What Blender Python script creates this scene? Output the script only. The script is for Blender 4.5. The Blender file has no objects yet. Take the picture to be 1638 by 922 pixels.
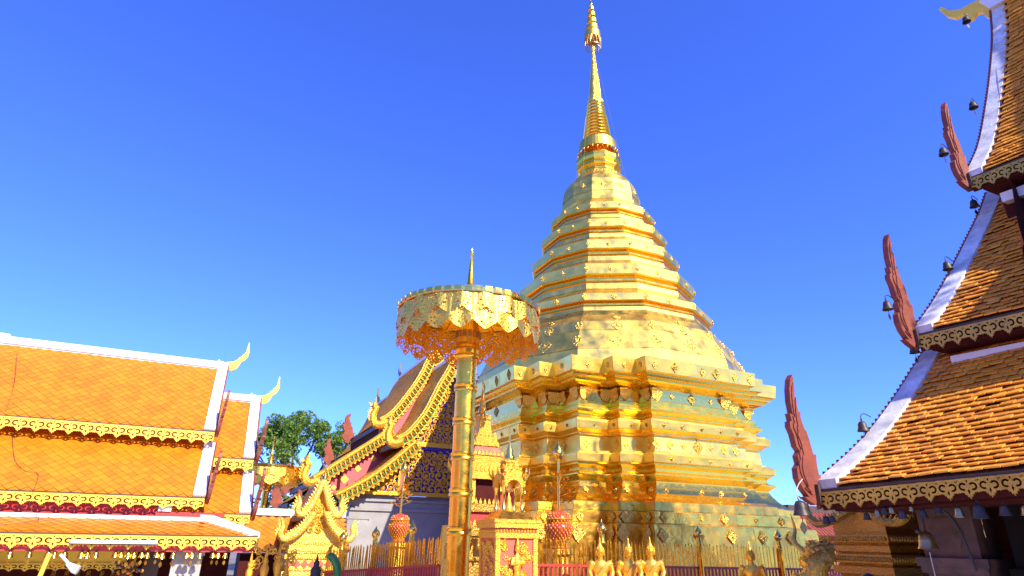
import bpy, bmesh, math, random
from mathutils import Vector, Matrix, noise, Euler
R = math.radians
random.seed(11)
sc = bpy.context.scene
COL = sc.collection

# ------------------------------------------------------------------ camera
HEAD, PITCH, ROLL, EYE = R(25.4), R(22.5), R(0.97), 2.6
fw = Vector((math.sin(HEAD)*math.cos(PITCH), math.cos(HEAD)*math.cos(PITCH), math.sin(PITCH)))
rt = Vector((math.cos(HEAD), -math.sin(HEAD), 0)); up = rt.cross(fw)
cr = rt*math.cos(ROLL) + up*math.sin(ROLL); cu = up*math.cos(ROLL) - rt*math.sin(ROLL)
cam = bpy.data.cameras.new('camera'); camo = bpy.data.objects.new('camera', cam); COL.objects.link(camo)
cam.sensor_width = 36; cam.lens = 972/1638*36; cam.clip_start = 0.05; cam.clip_end = 5000
camo.matrix_world = Matrix(((cr.x, cu.x, -fw.x, 0), (cr.y, cu.y, -fw.y, 0), (cr.z, cu.z, -fw.z, EYE), (0, 0, 0, 1)))
sc.camera = camo

# ------------------------------------------------------------------ sky, sun, exposure
SUN_AZ, SUN_EL = R(180-15), R(38)          # azimuth clockwise from +Y
sdir = Vector((math.sin(SUN_AZ)*math.cos(SUN_EL), math.cos(SUN_AZ)*math.cos(SUN_EL), math.sin(SUN_EL)))
w = bpy.data.worlds.new('World'); sc.world = w; w.use_nodes = True
nt = w.node_tree; nt.nodes.clear()
sky = nt.nodes.new('ShaderNodeTexSky'); sky.sky_type = 'NISHITA'; sky.sun_disc = False
sky.sun_elevation = SUN_EL; sky.sun_rotation = SUN_AZ
sky.altitude = 2000; sky.air_density = 1.0; sky.dust_density = 0.0; sky.ozone_density = 6.0
hs = nt.nodes.new('ShaderNodeMix'); hs.data_type = 'RGBA'; hs.blend_type = 'MULTIPLY'; hs.inputs['Factor'].default_value = 1; hs.inputs['B'].default_value = (.33, .435, 1, 1)   # deep clear-air blue
bg = nt.nodes.new('ShaderNodeBackground'); bg.inputs['Strength'].default_value = 0.15
wo = nt.nodes.new('ShaderNodeOutputWorld')
nt.links.new(sky.outputs[0], hs.inputs['A']); nt.links.new(hs.outputs['Result'], bg.inputs[0]); nt.links.new(bg.outputs[0], wo.inputs[0])
sl = bpy.data.lights.new('sun', 'SUN'); sl.energy = 2.85; sl.angle = R(0.53); sl.color = (1.0, 0.91, 0.74)
so = bpy.data.objects.new('sun', sl); COL.objects.link(so)
so.rotation_euler = sdir.to_track_quat('Z', 'Y').to_euler(); so.location = (0, 0, 60)
vs = sc.view_settings; vs.view_transform = 'Standard'; vs.look = 'None'; vs.gamma = 1; vs.use_curve_mapping = False
vs.exposure = 1.65
sc.cycles.max_bounces = 10; sc.cycles.glossy_bounces = 6; sc.cycles.diffuse_bounces = 4
sc.cycles.sample_clamp_indirect = 6; sc.cycles.use_denoising = True

# ------------------------------------------------------------------ materials
MATS = {}
def mat(name, col, rough=.5, metal=0, bump=0, bscale=20, var=0, vscale=3, col2=None, rvar=0, voro=False, tile=False, spec=.5, stretch=None, bdist=.02):
    m = bpy.data.materials.new(name); m.use_nodes = True; N = m.node_tree.nodes; L = m.node_tree.links
    b = N['Principled BSDF']; b.inputs['Roughness'].default_value = rough; b.inputs['Metallic'].default_value = metal
    b.inputs['Specular IOR Level'].default_value = spec
    c = tuple(col)+(1,); b.inputs['Base Color'].default_value = c
    tc = N.new('ShaderNodeTexCoord'); geo = N.new('ShaderNodeNewGeometry')
    src = geo.outputs['Position']
    if stretch:
        mp = N.new('ShaderNodeMapping'); mp.inputs['Scale'].default_value = stretch; L.new(src, mp.inputs['Vector']); src = mp.outputs[0]
    if var or col2 or tile:
        c2 = tuple(col2)+(1,) if col2 else tuple(min(1, x*(1+var)) for x in col)+(1,)
        c1 = c if col2 else tuple(x*(1-var) for x in col)+(1,)
        mx = N.new('ShaderNodeMix'); mx.data_type = 'RGBA'; mx.inputs['A'].default_value = c1; mx.inputs['B'].default_value = c2
        if tile:
            oi = N.new('ShaderNodeObjectInfo'); cb = N.new('ShaderNodeCombineXYZ'); wn = N.new('ShaderNodeTexWhiteNoise'); wn.noise_dimensions = '3D'
            L.new(oi.outputs['Random'], cb.inputs[0]); L.new(geo.outputs['Random Per Island'], cb.inputs[1]); L.new(cb.outputs[0], wn.inputs['Vector'])
            ns = N.new('ShaderNodeTexNoise'); ns.inputs['Scale'].default_value = vscale; ns.inputs['Detail'].default_value = 4; L.new(src, ns.inputs['Vector'])
            ad = N.new('ShaderNodeMath'); ad.operation = 'MULTIPLY_ADD'; ad.inputs[1].default_value = 1.2; ad.inputs[2].default_value = -.6
            L.new(ns.outputs['Fac'], ad.inputs[0])
            a2 = N.new('ShaderNodeMath'); a2.operation = 'ADD'; a2.use_clamp = True; L.new(ad.outputs[0], a2.inputs[0]); L.new(wn.outputs['Value'], a2.inputs[1])
            L.new(a2.outputs[0], mx.inputs['Factor'])
        else:
            ns = N.new('ShaderNodeTexNoise'); ns.inputs['Scale'].default_value = vscale; ns.inputs['Detail'].default_value = 6; ns.inputs['Roughness'].default_value = .65
            L.new(src, ns.inputs['Vector'])
            rp = N.new('ShaderNodeValToRGB'); rp.color_ramp.elements[0].position = .33; rp.color_ramp.elements[1].position = .67
            L.new(ns.outputs['Fac'], rp.inputs[0]); L.new(rp.outputs[0], mx.inputs['Factor'])
        L.new(mx.outputs['Result'], b.inputs['Base Color'])
    if rvar:
        n2 = N.new('ShaderNodeTexNoise'); n2.inputs['Scale'].default_value = vscale*2; n2.inputs['Detail'].default_value = 5; L.new(src, n2.inputs['Vector'])
        mr = N.new('ShaderNodeMapRange'); mr.inputs['From Min'].default_value = .3; mr.inputs['From Max'].default_value = .7
        mr.inputs['To Min'].default_value = max(.03, rough-rvar); mr.inputs['To Max'].default_value = rough+rvar
        L.new(n2.outputs['Fac'], mr.inputs['Value']); L.new(mr.outputs[0], b.inputs['Roughness'])
    if bump:
        bp = N.new('ShaderNodeBump'); bp.inputs['Strength'].default_value = bump; bp.inputs['Distance'].default_value = bdist
        if voro:
            t = N.new('ShaderNodeTexVoronoi'); t.inputs['Scale'].default_value = bscale; L.new(src, t.inputs['Vector']); L.new(t.outputs['Distance'], bp.inputs['Height'])
        else:
            t = N.new('ShaderNodeTexNoise'); t.inputs['Scale'].default_value = bscale; t.inputs['Detail'].default_value = 4; L.new(src, t.inputs['Vector']); L.new(t.outputs['Fac'], bp.inputs['Height'])
        L.new(bp.outputs[0], b.inputs['Normal'])
    MATS[name] = m
    return m
GOLD = (.95, .66, .20)
mat('gold_sheet', (.98, .70, .145), .40, 1, bump=.2, bscale=3.0, tile=True, col2=(.96, .63, .10), vscale=1.4, rvar=.11, bdist=.05)
mat('gold_sheet_creased', (.97, .60, .075), .33, 1, bump=.45, bscale=3.6, tile=True, col2=(.86, .45, .06), vscale=1.8, rvar=.10, bdist=.06)
mat('gold_moulding', (.96, .62, .07), .28, 1, bump=.12, bscale=5, rvar=.06, vscale=2)
mat('gold_bright', (.96, .62, .11), .20, 1, bump=.06, bscale=8, rvar=.05, vscale=6)
mat('gold_emboss', (.96, .62, .10), .30, 1, bump=.9, bscale=38, voro=True, bdist=.02)
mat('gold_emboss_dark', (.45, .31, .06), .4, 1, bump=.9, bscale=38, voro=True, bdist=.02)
mat('gold_pole', (.97, .55, .05), .28, 1, bump=.2, bscale=6, var=.08, vscale=4, rvar=.08)
mat('gold_filigree', (.95, .62, .085), .40, 1, bump=.5, bscale=30)
mat('gold_paint', (.90, .60, .06), .42, .1, bump=.12, bscale=60, var=.08, vscale=9)
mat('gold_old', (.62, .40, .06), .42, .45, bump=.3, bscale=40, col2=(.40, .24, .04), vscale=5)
mat('gold_gate', (.88, .58, .08), .36, .35, bump=.7, bscale=28, voro=True, var=.12, vscale=7)
mat('gold_carved', (.84, .45, .045), .34, .7, bump=.5, bscale=80, voro=True)
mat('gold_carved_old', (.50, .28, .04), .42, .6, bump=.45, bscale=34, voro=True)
mat('gold_statue', (.90, .54, .05), .34, .7, bump=.05, bscale=20)
mat('tile_orange', (.70, .215, .008), .38, 0, tile=True, col2=(.55, .155, .007), vscale=2, bump=.15, bscale=25, spec=.4)
mat('tile_amber', (.86, .38, .035), .42, 0, tile=True, col2=(.66, .25, .03), vscale=3, bump=.3, bscale=40, spec=.4)
mat('tile_brown', (.88, .42, .045), .6, 0, tile=True, col2=(.62, .27, .035), vscale=4, bump=.2, bscale=30, spec=.15)
mat('tile_red', (.24, .05, .02), .5, 0, var=.2, vscale=6)
mat('white_plaster', (.82, .80, .76), .6, 0, bump=.15, bscale=30, col2=(.70, .68, .64), vscale=2.2)
mat('white_plaster_worn', (.78, .76, .72), .65, 0, bump=.2, bscale=30, col2=(.42, .39, .35), vscale=5)
mat('red_wall', (.62, .045, .022), .42, 0, var=.1, vscale=3)
mat('pink_wall', (.55, .10, .10), .5, 0, var=.15, vscale=2, bump=.1)
mat('red_paint', (.48, .05, .035), .45, 0, var=.15, vscale=5)
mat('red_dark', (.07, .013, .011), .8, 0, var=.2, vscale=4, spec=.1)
mat('red_wood', (.25, .05, .022), .55, 0, col2=(.17, .032, .018), vscale=4, bump=.35, bscale=18)
mat('red_wood_worn', (.30, .075, .04), .55, 0, col2=(.20, .045, .028), vscale=5, bump=.3, bscale=25)
mat('dark_wood', (.075, .04, .025), .6, 0, var=.25, vscale=5, bump=.2, bscale=20)
mat('stone_grey', (.36, .34, .33), .7, 0, col2=(.26, .245, .24), vscale=1.6, bump=.25, bscale=12)
mat('marble_pink', (.13, .072, .06), .6, 0, col2=(.05, .028, .027), vscale=5, bump=.1, bscale=12)
mat('marble_grey', (.50, .48, .45), .4, 0, col2=(.28, .27, .27), vscale=3.2, bump=.05, bscale=12)
mat('paving', (.55, .50, .44), .45, 0, var=.1, vscale=1.5, bump=.1, bscale=6)
mat('earth', (.20, .17, .12), .9, 0, var=.25, vscale=.2)
mat('blue_glass', (.02, .025, .42), .2, 0, tile=True, col2=(.04, .06, .6), vscale=20)
mat('green_glass', (.03, .30, .08), .15, 0, var=.3, vscale=20)
mat('bronze', (.075, .06, .05), .5, .4, bump=.2, bscale=40, col2=(.04, .034, .03), vscale=14)
mat('bronze_gold', (.55, .40, .16), .32, .9, bump=.15, bscale=40, var=.2, vscale=14)
mat('iron', (.05, .045, .05), .5, .4)
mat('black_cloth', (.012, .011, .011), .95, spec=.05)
mat('hair', (.012, .010, .010), .45)
mat('skin', (.42, .25, .17), .5)
mat('orange_cloth', (.72, .28, .02), .6, 0, bump=.3, bscale=25, var=.1, vscale=5)
mat('lamp_white', (.82, .82, .82), .35)
mat('vase_red', (.50, .045, .03), .3, 0, var=.1, vscale=10)
mat('pink_panel', (.58, .13, .07), .5, 0, var=.1, vscale=6)
mat('magenta', (.65, .10, .22), .5)
mat('green_paint', (.02, .20, .05), .3, 0, var=.3, vscale=20)
mat('bark', (.16, .12, .085), .85, 0, var=.3, vscale=6, bump=.5, bscale=20)
mat('sign_face', (.55, .42, .38), .6, 0, var=.05, vscale=5)
mat('parquet_red', (.42, .10, .05), .6, 0, var=.25, vscale=14)
# two-tone foliage, light comes through the leaves a little
m = mat('foliage', (.06, .15, .012), .5, 0, tile=True, col2=(.17, .26, .018), vscale=.7)
N = m.node_tree.nodes; Lk = m.node_tree.links; bs = N['Principled BSDF']; out = N['Material Output']
tl = N.new('ShaderNodeBsdfTranslucent'); tl.inputs[0].default_value = (.20, .28, .02, 1)
mxs = N.new('ShaderNodeMixShader'); mxs.inputs[0].default_value = .3
Lk.new(bs.outputs[0], mxs.inputs[1]); Lk.new(tl.outputs[0], mxs.inputs[2]); Lk.new(mxs.outputs[0], out.inputs[0])

# ------------------------------------------------------------------ building helpers
WM = {}                                            # world matrix of everything linked
def reg(o, parent=None, M=None, local=False):
    COL.objects.link(o)
    M = M or Matrix()
    if parent is None:
        o.matrix_basis = M; WM[o.name] = M.copy()
    else:
        o.parent = parent
        if local:
            o.matrix_basis = M; WM[o.name] = WM[parent.name] @ M
        else:                                      # M given in world space
            o.matrix_parent_inverse = WM[parent.name].inverted(); o.matrix_basis = M; WM[o.name] = M.copy()
    return o
def tag(o, label=None, cat=None, group=None, kind=None):
    if label: o['label'] = label
    if cat: o['category'] = cat
    if group: o['group'] = group
    if kind: o['kind'] = kind
    return o
def thing(name, label, cat, loc=(0, 0, 0), rz=0, group=None):
    o = bpy.data.objects.new(name, None); o.empty_display_size = .1
    reg(o, None, Matrix.Translation(loc) @ Matrix.Rotation(rz, 4, 'Z'))
    return tag(o, label, cat, group)
def place(name, mesh, M, parent=None, local=False):
    return reg(bpy.data.objects.new(name, mesh), parent, M, local)
class MB:
    def __init__(s): s.v = []; s.f = []; s.sm = False
    def add(s, vs, fs):
        k = len(s.v); s.v += [tuple(p) for p in vs]; s.f += [tuple(i+k for i in q) for q in fs]; return s
    def hexa(s, p):        # 8 points: bottom loop 0-3, top loop 4-7
        return s.add(p, [(3, 2, 1, 0), (4, 5, 6, 7), (0, 1, 5, 4), (1, 2, 6, 5), (2, 3, 7, 6), (3, 0, 4, 7)])
    def box(s, x0, x1, y0, y1, z0, z1, M=None):
        p = [(x0, y0, z0), (x1, y0, z0), (x1, y1, z0), (x0, y1, z0), (x0, y0, z1), (x1, y0, z1), (x1, y1, z1), (x0, y1, z1)]
        if M: p = [M @ Vector(q) for q in p]
        return s.hexa(p)
    def prism(s, poly, fn, d0, d1):   # poly 2D, fn(u,v,d)->3D
        n = len(poly); p = [fn(u, v, d0) for u, v in poly]+[fn(u, v, d1) for u, v in poly]
        return s.add(p, [tuple(range(n))[::-1], tuple(range(n, 2*n))]+[(i, (i+1) % n, n+(i+1) % n, n+i) for i in range(n)])
    def lathe(s, prof, n=24, c=(0, 0, 0), cap=True, a0=0, sq=None):
        p = []
        for r, z in prof:
            for i in range(n):
                a = a0+2*math.pi*i/n; p.append((c[0]+r*math.cos(a), c[1]+r*math.sin(a), c[2]+z))
        m = len(prof); f = [(j*n+i, j*n+(i+1) % n, (j+1)*n+(i+1) % n, (j+1)*n+i) for j in range(m-1) for i in range(n)]
        if cap: f += [tuple(range(n))[::-1], tuple(range((m-1)*n, m*n))]
        return s.add(p, f)
    def tube(s, pts, rad, n=6, cap=True):
        pts = [Vector(p) for p in pts]; m = len(pts)
        if not hasattr(rad, '__len__'): rad = [rad]*m
        p = []; u = None
        for i, q in enumerate(pts):
            t = (pts[min(i+1, m-1)]-pts[max(i-1, 0)])
            t = t.normalized() if t.length > 1e-9 else Vector((0, 0, 1))
            if u is None: u = t.orthogonal().normalized()
            u = (u-t*u.dot(t)); u = u.normalized() if u.length > 1e-6 else t.orthogonal().normalized()
            v = t.cross(u)
            for k in range(n):
                a = 2*math.pi*k/n; p.append(q+(u*math.cos(a)+v*math.sin(a))*rad[i])
        f = [(j*n+i, j*n+(i+1) % n, (j+1)*n+(i+1) % n, (j+1)*n+i) for j in range(m-1) for i in range(n)]
        if cap: f += [tuple(range(n))[::-1], tuple(range((m-1)*n, m*n))]
        return s.add(p, f)
    def grid(s, P):        # P[i][j] 3D points
        a = len(P); b = len(P[0]); return s.add([q for r in P for q in r], [(i*b+j, i*b+j+1, (i+1)*b+j+1, (i+1)*b+j) for i in range(a-1) for j in range(b-1)])
    def ball(s, c, r, n=10, m=6):
        r = r if hasattr(r, '__len__') else (r, r, r)
        p = []; 
        for j in range(1, m):
            t = math.pi*j/m
            for i in range(n):
                a = 2*math.pi*i/n; p.append((c[0]+r[0]*math.sin(t)*math.cos(a), c[1]+r[1]*math.sin(t)*math.sin(a), c[2]-r[2]*math.cos(t)))
        k = len(p); p += [(c[0], c[1], c[2]-r[2]), (c[0], c[1], c[2]+r[2])]
        f = [(j*n+i, j*n+(i+1) % n, (j+1)*n+(i+1) % n, (j+1)*n+i) for j in range(m-2) for i in range(n)]
        f += [(k, (i+1) % n, i) for i in range(n)]+[(k+1, (m-2)*n+i, (m-2)*n+(i+1) % n) for i in range(n)]
        return s.add(p, f)
    def mesh(s, name, m, smooth=None):
        me = bpy.data.meshes.new(name); me.from_pydata(s.v, [], s.f)
        bm = bmesh.new(); bm.from_mesh(me); bmesh.ops.recalc_face_normals(bm, faces=bm.faces[:]); bm.to_mesh(me); bm.free()
        if m: me.materials.append(MATS[m])
        if smooth:
            me.polygons.foreach_set('use_smooth', [True]*len(me.polygons))
            me.set_sharp_from_angle(angle=R(smooth if smooth is not True else 180))
        return me
    def build(s, name, m, parent=None, smooth=None, M=None, local=False):
        return reg(bpy.data.objects.new(name, s.mesh(name, m, smooth)), parent, M, local)
def fret(name, outer, holes, th, m):
    """flat board with real cut-outs: filled 2D curve, extruded; lies in XZ, thickness along Y"""
    cv = bpy.data.curves.new(name, 'CURVE'); cv.dimensions = '2D'; cv.fill_mode = 'BOTH'; cv.extrude = th/2
    for poly in [outer]+list(holes):
        sp = cv.splines.new('POLY'); sp.points.add(len(poly)-1); sp.use_cyclic_u = True
        for q, (x, y) in zip(sp.points, poly): q.co = (x, y, 0, 1)
    o = bpy.data.objects.new(name, cv); COL.objects.link(o)
    bpy.context.view_layer.update()
    me = bpy.data.meshes.new_from_object(o.evaluated_get(bpy.context.evaluated_depsgraph_get()))
    me.name = name
    bpy.data.objects.remove(o); bpy.data.curves.remove(cv)
    me.transform(Matrix.Rotation(R(90), 4, 'X')); me.materials.clear(); me.materials.append(MATS[m])
    me.polygons.foreach_set('use_smooth', [False]*len(me.polygons)); me.update()
    return me
def remesh(name, mb, m, vox):
    me = mb.mesh(name, m); o = bpy.data.objects.new(name, me); COL.objects.link(o)
    md = o.modifiers.new('r', 'REMESH'); md.mode = 'VOXEL'; md.voxel_size = vox
    s2 = o.modifiers.new('s', 'SMOOTH'); s2.iterations = 3; s2.factor = .5
    bpy.context.view_layer.update()
    r = bpy.data.meshes.new_from_object(o.evaluated_get(bpy.context.evaluated_depsgraph_get())); r.name = name
    bpy.data.objects.remove(o)
    r.polygons.foreach_set('use_smooth', [True]*len(r.polygons))
    return r
def frame(o, x, y, z):     # matrix from origin and three axis vectors
    x, y, z = Vector(x), Vector(y), Vector(z)
    return Matrix(((x.x, y.x, z.x, o[0]), (x.y, y.y, z.y, o[1]), (x.z, y.z, z.z, o[2]), (0, 0, 0, 1)))
def lerp(a, b, t): return a+(b-a)*t
def interp(pts, t):        # polyline of tuples by fraction of length (2D or 3D)
    L = [0]
    for a, b in zip(pts, pts[1:]): L.append(L[-1]+math.dist(a, b))
    s = t*L[-1]
    for i in range(len(pts)-1):
        if s <= L[i+1] or i == len(pts)-2:
            k = (s-L[i])/max(1e-9, L[i+1]-L[i]); return tuple(lerp(x, y, k) for x, y in zip(pts[i], pts[i+1]))
def plen(pts): return sum(math.dist(a, b) for a, b in zip(pts, pts[1:]))
def smoothline(pts, n=24):   # Catmull-Rom
    P = [Vector(p) for p in pts]; P = [P[0]*2-P[1]]+P+[P[-1]*2-P[-2]]; o = []
    m = len(P)-3
    for i in range(n+1):
        u = i/n*m; k = min(int(u), m-1); t = u-k; a, b, c, d = P[k:k+4]
        o.append(tuple(.5*((2*b)+(c-a)*t+(2*a-5*b+4*c-d)*t*t+(3*b-a-3*c+d)*t**3)))
    return o
GROUND = .7

# ------------------------------------------------------------------ ground
mb = MB(); mb.add([(-1500, -1500, GROUND-.02), (1500, -1500, GROUND-.02), (1500, 1500, GROUND-.02), (-1500, 1500, GROUND-.02)], [(0, 1, 2, 3)])
tag(mb.build('ground', 'earth'), kind='structure')
mb = MB(); mb.box(-22, 30, -14, 32, GROUND-.016, GROUND)
tag(mb.build('courtyard_pavement', 'paving'), kind='structure')

# ------------------------------------------------------------------ the chedi
CX, CY = 11.39, 16.44
A, DD, W1, W2 = 3.29, .408, 2.316, 1.606
def plan(e):
    q = [(W2, -(A+2*DD)), (W2, -(A+DD)), (W1, -(A+DD)), (W1, -A), (A, -A), (A, -W1), (A+DD, -W1), (A+DD, -W2), (A+2*DD, -W2)]
    q = [(x+e, y-e) for x, y in q]; o = []
    for k in range(4):
        o += [(CX+x, CY+y) for x, y in q]; q = [(-y, x) for x, y in q]
    return o
def gon(r, n=12): return [(CX+r*math.cos(R(15+30*i)), CY+r*math.sin(R(15+30*i))) for i in range(n)]
def ring(mb, pl, prof):
    loops = [[(x, y, z) for x, y in pl(e)] for e, z in prof]; n = len(loops[0])
    mb.add([p for l in loops for p in l], [(j*n+i, j*n+(i+1) % n, (j+1)*n+(i+1) % n, (j+1)*n+i) for j in range(len(prof)-1) for i in range(n)])
    return mb
chedi = thing('chedi', 'tall gold-plated stupa with redented base, twelve-sided tiers and tapering spire', 'stupa', (CX, CY, GROUND))
def band(name, pl, prof, m='gold_moulding'):
    return ring(MB(), pl, prof).build(name, m, chedi)
nsheet = 0
def sheets(pl, p0, p1, size=.62, m='gold_sheet_creased', amp=.012, proud=.006, rows=1, gap=.004):
    """hammered gold plates on the faces of one band that turn towards the forecourt"""
    global nsheet
    a = pl(p0[0]); b = pl(p1[0]); n = len(a)
    for i in range(n):
        j = (i+1) % n
        A0, A1 = Vector((*a[i], p0[1])), Vector((*a[j], p0[1])); B0, B1 = Vector((*b[i], p1[1])), Vector((*b[j], p1[1]))
        nm = (A1-A0).cross(B0-A0)
        if nm.length < 1e-6: continue
        nm.normalize(); mid = (A0+B1)/2
        view = Vector((0, 0, EYE))-mid
        if nm.dot(view.normalized()) < .02: continue
        k = max(1, round((A1-A0).length/size))
        for r_ in range(rows):
            for q in range(k):
                nsheet += 1; u0, u1 = q/k, (q+1)/k; v0, v1 = r_/rows, (r_+1)/rows; g = 7; gv = 5; P = []; sd = random.uniform(0, 90); tw = [random.uniform(-1, 1)*amp*1.2 for _ in range(4)]
                for s in range(gv):
                    row = []
                    for t in range(g):
                        tu, tv = t/(g-1), s/(gv-1)
                        u = lerp(u0, u1, tu); v = lerp(v0, v1, tv)
                        p = A0.lerp(A1, u).lerp(B0.lerp(B1, u), v)
                        w_ = noise.noise(Vector((tu*2.2+sd, tv*1.6, sd)))*amp*1.5*(.6+.4*math.sin(math.pi*tu))
                        w_ += lerp(lerp(tw[0], tw[1], tu), lerp(tw[2], tw[3], tu), tv)*.5
                        row.append(p+nm*(proud+max(-proud+.001, w_)))
                    P.append(row)
                MB().grid(P).build('gold_sheet', m, chedi, smooth=35)
# redented base: three battered courses, curved skirt, mouldings, dado, cornice
band('base_course', plan, [(.76, GROUND), (.66, 2.55), (.62, 2.97), (.47, 3.0), (.455, 3.25), (.37, 3.27), (.35, 3.47), (.30, 3.49)], 'gold_sheet_creased')
sheets(plan, (.685, 2.1), (.625, 2.93), .75, amp=.009)
sheets(plan, (.47, 3.01), (.457, 3.24), .8, amp=.007)
sheets(plan, (.37, 3.28), (.352, 3.455), .8, amp=.006)
band('skirt_slope', plan, [(.30, 3.49), (.16, 3.56), (.03, 3.68), (-.08, 3.84), (-.13, 3.95)], 'gold_bright')
band('moulding', plan, [(-.13, 3.95), (-.13, 3.98), (-.04, 4.05), (.03, 4.11), (.03, 4.135), (-.10, 4.17), (-.14, 4.22), (-.14, 4.29)])
band('moulding', plan, [(-.14, 4.29), (-.11, 4.31), (-.04, 4.36), (-.04, 4.40), (.03, 4.42)])
band('dado_foot', plan, [(.03, 4.42), (.05, 4.61), (-.12, 4.66), (-.12, 4.69), (-.20, 4.70)], 'gold_sheet')
sheets(plan, (.031, 4.43), (.049, 4.60), 1.1, 'gold_sheet', .004)
band('dado', plan, [(-.20, 4.70), (-.21, 5.10)], 'gold_sheet')
sheets(plan, (-.20, 4.71), (-.21, 5.09), 1.1, 'gold_sheet', .005)
band('dado_cap', plan, [(-.21, 5.10), (-.14, 5.13), (-.14, 5.16), (-.02, 5.22), (.01, 5.23), (.03, 5.43), (-.06, 5.46), (-.06, 5.50)], 'gold_sheet')
sheets(plan, (.011, 5.24), (.029, 5.42), 1.1, 'gold_sheet', .004)
band('moulding', plan, [(-.06, 5.50), (-.16, 5.54), (-.21, 5.59), (-.21, 5.63), (-.12, 5.68), (-.09, 5.74), (-.09, 5.77), (-.17, 5.81), (-.17, 5.85), (-.21, 5.88), (-.21, 5.99)])
band('neck', plan, [(-.21, 5.99), (-.26, 6.02), (-.26, 6.32), (-.20, 6.36)], 'gold_bright')
band('cornice_moulding', plan, [(-.20, 6.36), (-.02, 6.42), (.04, 6.45), (.04, 6.50), (.12, 6.52), (.16, 6.56), (.16, 6.60), (.25, 6.625)])
band('cornice', plan, [(.25, 6.625), (.29, 7.0), (.20, 7.02), (-.40, 7.03)], 'gold_sheet')
sheets(plan, (.252, 6.635), (.288, 6.99), .9, 'gold_sheet', .005)
# twelve-sided body
KG = 1/.985
tiers = [(3.42, 9.31), (2.97, 10.47), (2.55, 11.50), (2.21, 12.43), (1.88, 13.27)]
band('skirt', gon, [(4.30*KG, 6.98), (4.24*KG, 7.36), (3.95*KG, 7.98), (3.80*KG, 8.30), (3.52*KG, 8.58)], 'gold_sheet')
sheets(gon, (4.235*KG, 7.38), (3.955*KG, 7.97), .75, 'gold_sheet', .006)
sheets(gon, (3.945*KG, 7.99), (3.805*KG, 8.29), .75, 'gold_sheet', .006)
def tier(ri, zi, r_prev, z_prev):
    p = zi-z_prev; z = lambda f: z_prev+p*f
    ri *= KG; rp = r_prev*KG
    band('tier_slope', gon, [(rp-.02, z_prev-.005), (rp-.05, z_prev+.015), (ri-.03, z(.26))], 'gold_sheet_creased')
    band('tier_wall', gon, [(ri-.03, z(.26)), (ri-.06, z(.44)), (ri-.15, z(.445)), (ri-.15, z(.50)), (ri-.06, z(.505)), (ri-.06, z(.56)), (ri-.16, z(.565)), (ri-.16, z(.63)), (ri-.05, z(.66)), (ri-.01, z(.69))])
    band('tier_lip', gon, [(ri-.01, z(.69)), (ri, z(.985)), (ri-.02, zi-.005)], 'gold_sheet')
    sheets(gon, (ri-.009, z(.70)), (ri, z(.975)), 1.2, 'gold_sheet', .004)
    sheets(gon, (ri-.035, z(.275)), (ri-.058, z(.43)), 1.2, 'gold_sheet', .003)
rp, zp = 3.55, 8.58
tier(3.42, 9.31, 3.54, 8.56)
for k in range(1, 5): tier(tiers[k][0], tiers[k][1], tiers[k-1][0], tiers[k-1][1])
band('bell_dome', gon, [(1.86*KG, 13.265), (1.52, 13.62), (1.52, 13.72), (1.46, 13.74), (1.46, 14.0), (1.43, 14.25), (1.36, 14.55), (1.24, 14.80), (1.05, 15.02), (.86, 15.16), (.86, 15.24), (.78, 15.27)], 'gold_sheet')
sheets(gon, (1.465, 13.98), (1.365, 14.54), .9, 'gold_sheet', .004)
band('neck_moulding', gon, [(.78, 15.27), (.74, 15.40), (.74, 15.46), (.80, 15.52), (.86, 15.56), (.86, 15.62), (.76, 15.66), (.76, 15.74), (.84, 15.78), (.87, 15.90), (.87, 16.02), (.74, 16.05), (.66, 16.1)], 'gold_moulding')
def spire(name, prof, m='gold_bright', n=32): return MB().lathe(prof, n, (CX, CY, 0)).build(name, m, chedi, smooth=50)
spire('spire_base', [(.66, 16.05), (.60, 16.2), (.56, 16.4), (.60, 16.5), (.60, 16.6), (.55, 16.8), (.54, 17.0)])
for k in range(11):
    t = k/11; r0 = lerp(.545, .335, t); h = 1.82/11; z0 = 17.0+k*h
    spire('spire_ring', [(r0*.86, z0), (r0*.98, z0+h*.18), (r0*1.03, z0+h*.45), (r0*.98, z0+h*.72), (r0*.84, z0+h*.97)])
spire('spire_cone', [(.30, 18.80), (.335, 18.86), (.33, 18.93), (.255, 18.98), (.25, 19.15), (.262, 19.22), (.25, 19.3), (.215, 19.75), (.16, 20.35), (.115, 20.9), (.075, 21.4), (.055, 21.62), (.09, 21.66), (.11, 21.74), (.08, 21.82), (.03, 21.86)], 'gold_emboss')
# crown with hanging balls round the spire base
mb = MB(); n = 36
for k in range(n):
    a0, a1 = 2*math.pi*k/n, 2*math.pi*(k+1)/n
    mb.add([(CX+.76*math.cos(a0), CY+.76*math.sin(a0), 16.42), (CX+.76*math.cos(a1), CY+.76*math.sin(a1), 16.42), (CX+.70*math.cos(a1), CY+.70*math.sin(a1), 16.88), (CX+.70*math.cos(a0), CY+.70*math.sin(a0), 16.88)], [(0, 1, 2, 3)])
mb.build('crown_band', 'gold_filigree', chedi, smooth=40)
me = MB().ball((0, 0, 0), .045, 8, 6).mesh('crown_ball', 'gold_bright', True)
for k in range(26):
    a = 2*math.pi*k/26; place('crown_ball', me, Matrix.Translation((CX+.78*math.cos(a), CY+.78*math.sin(a), 16.36-.05*(k % 2))), chedi)
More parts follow.
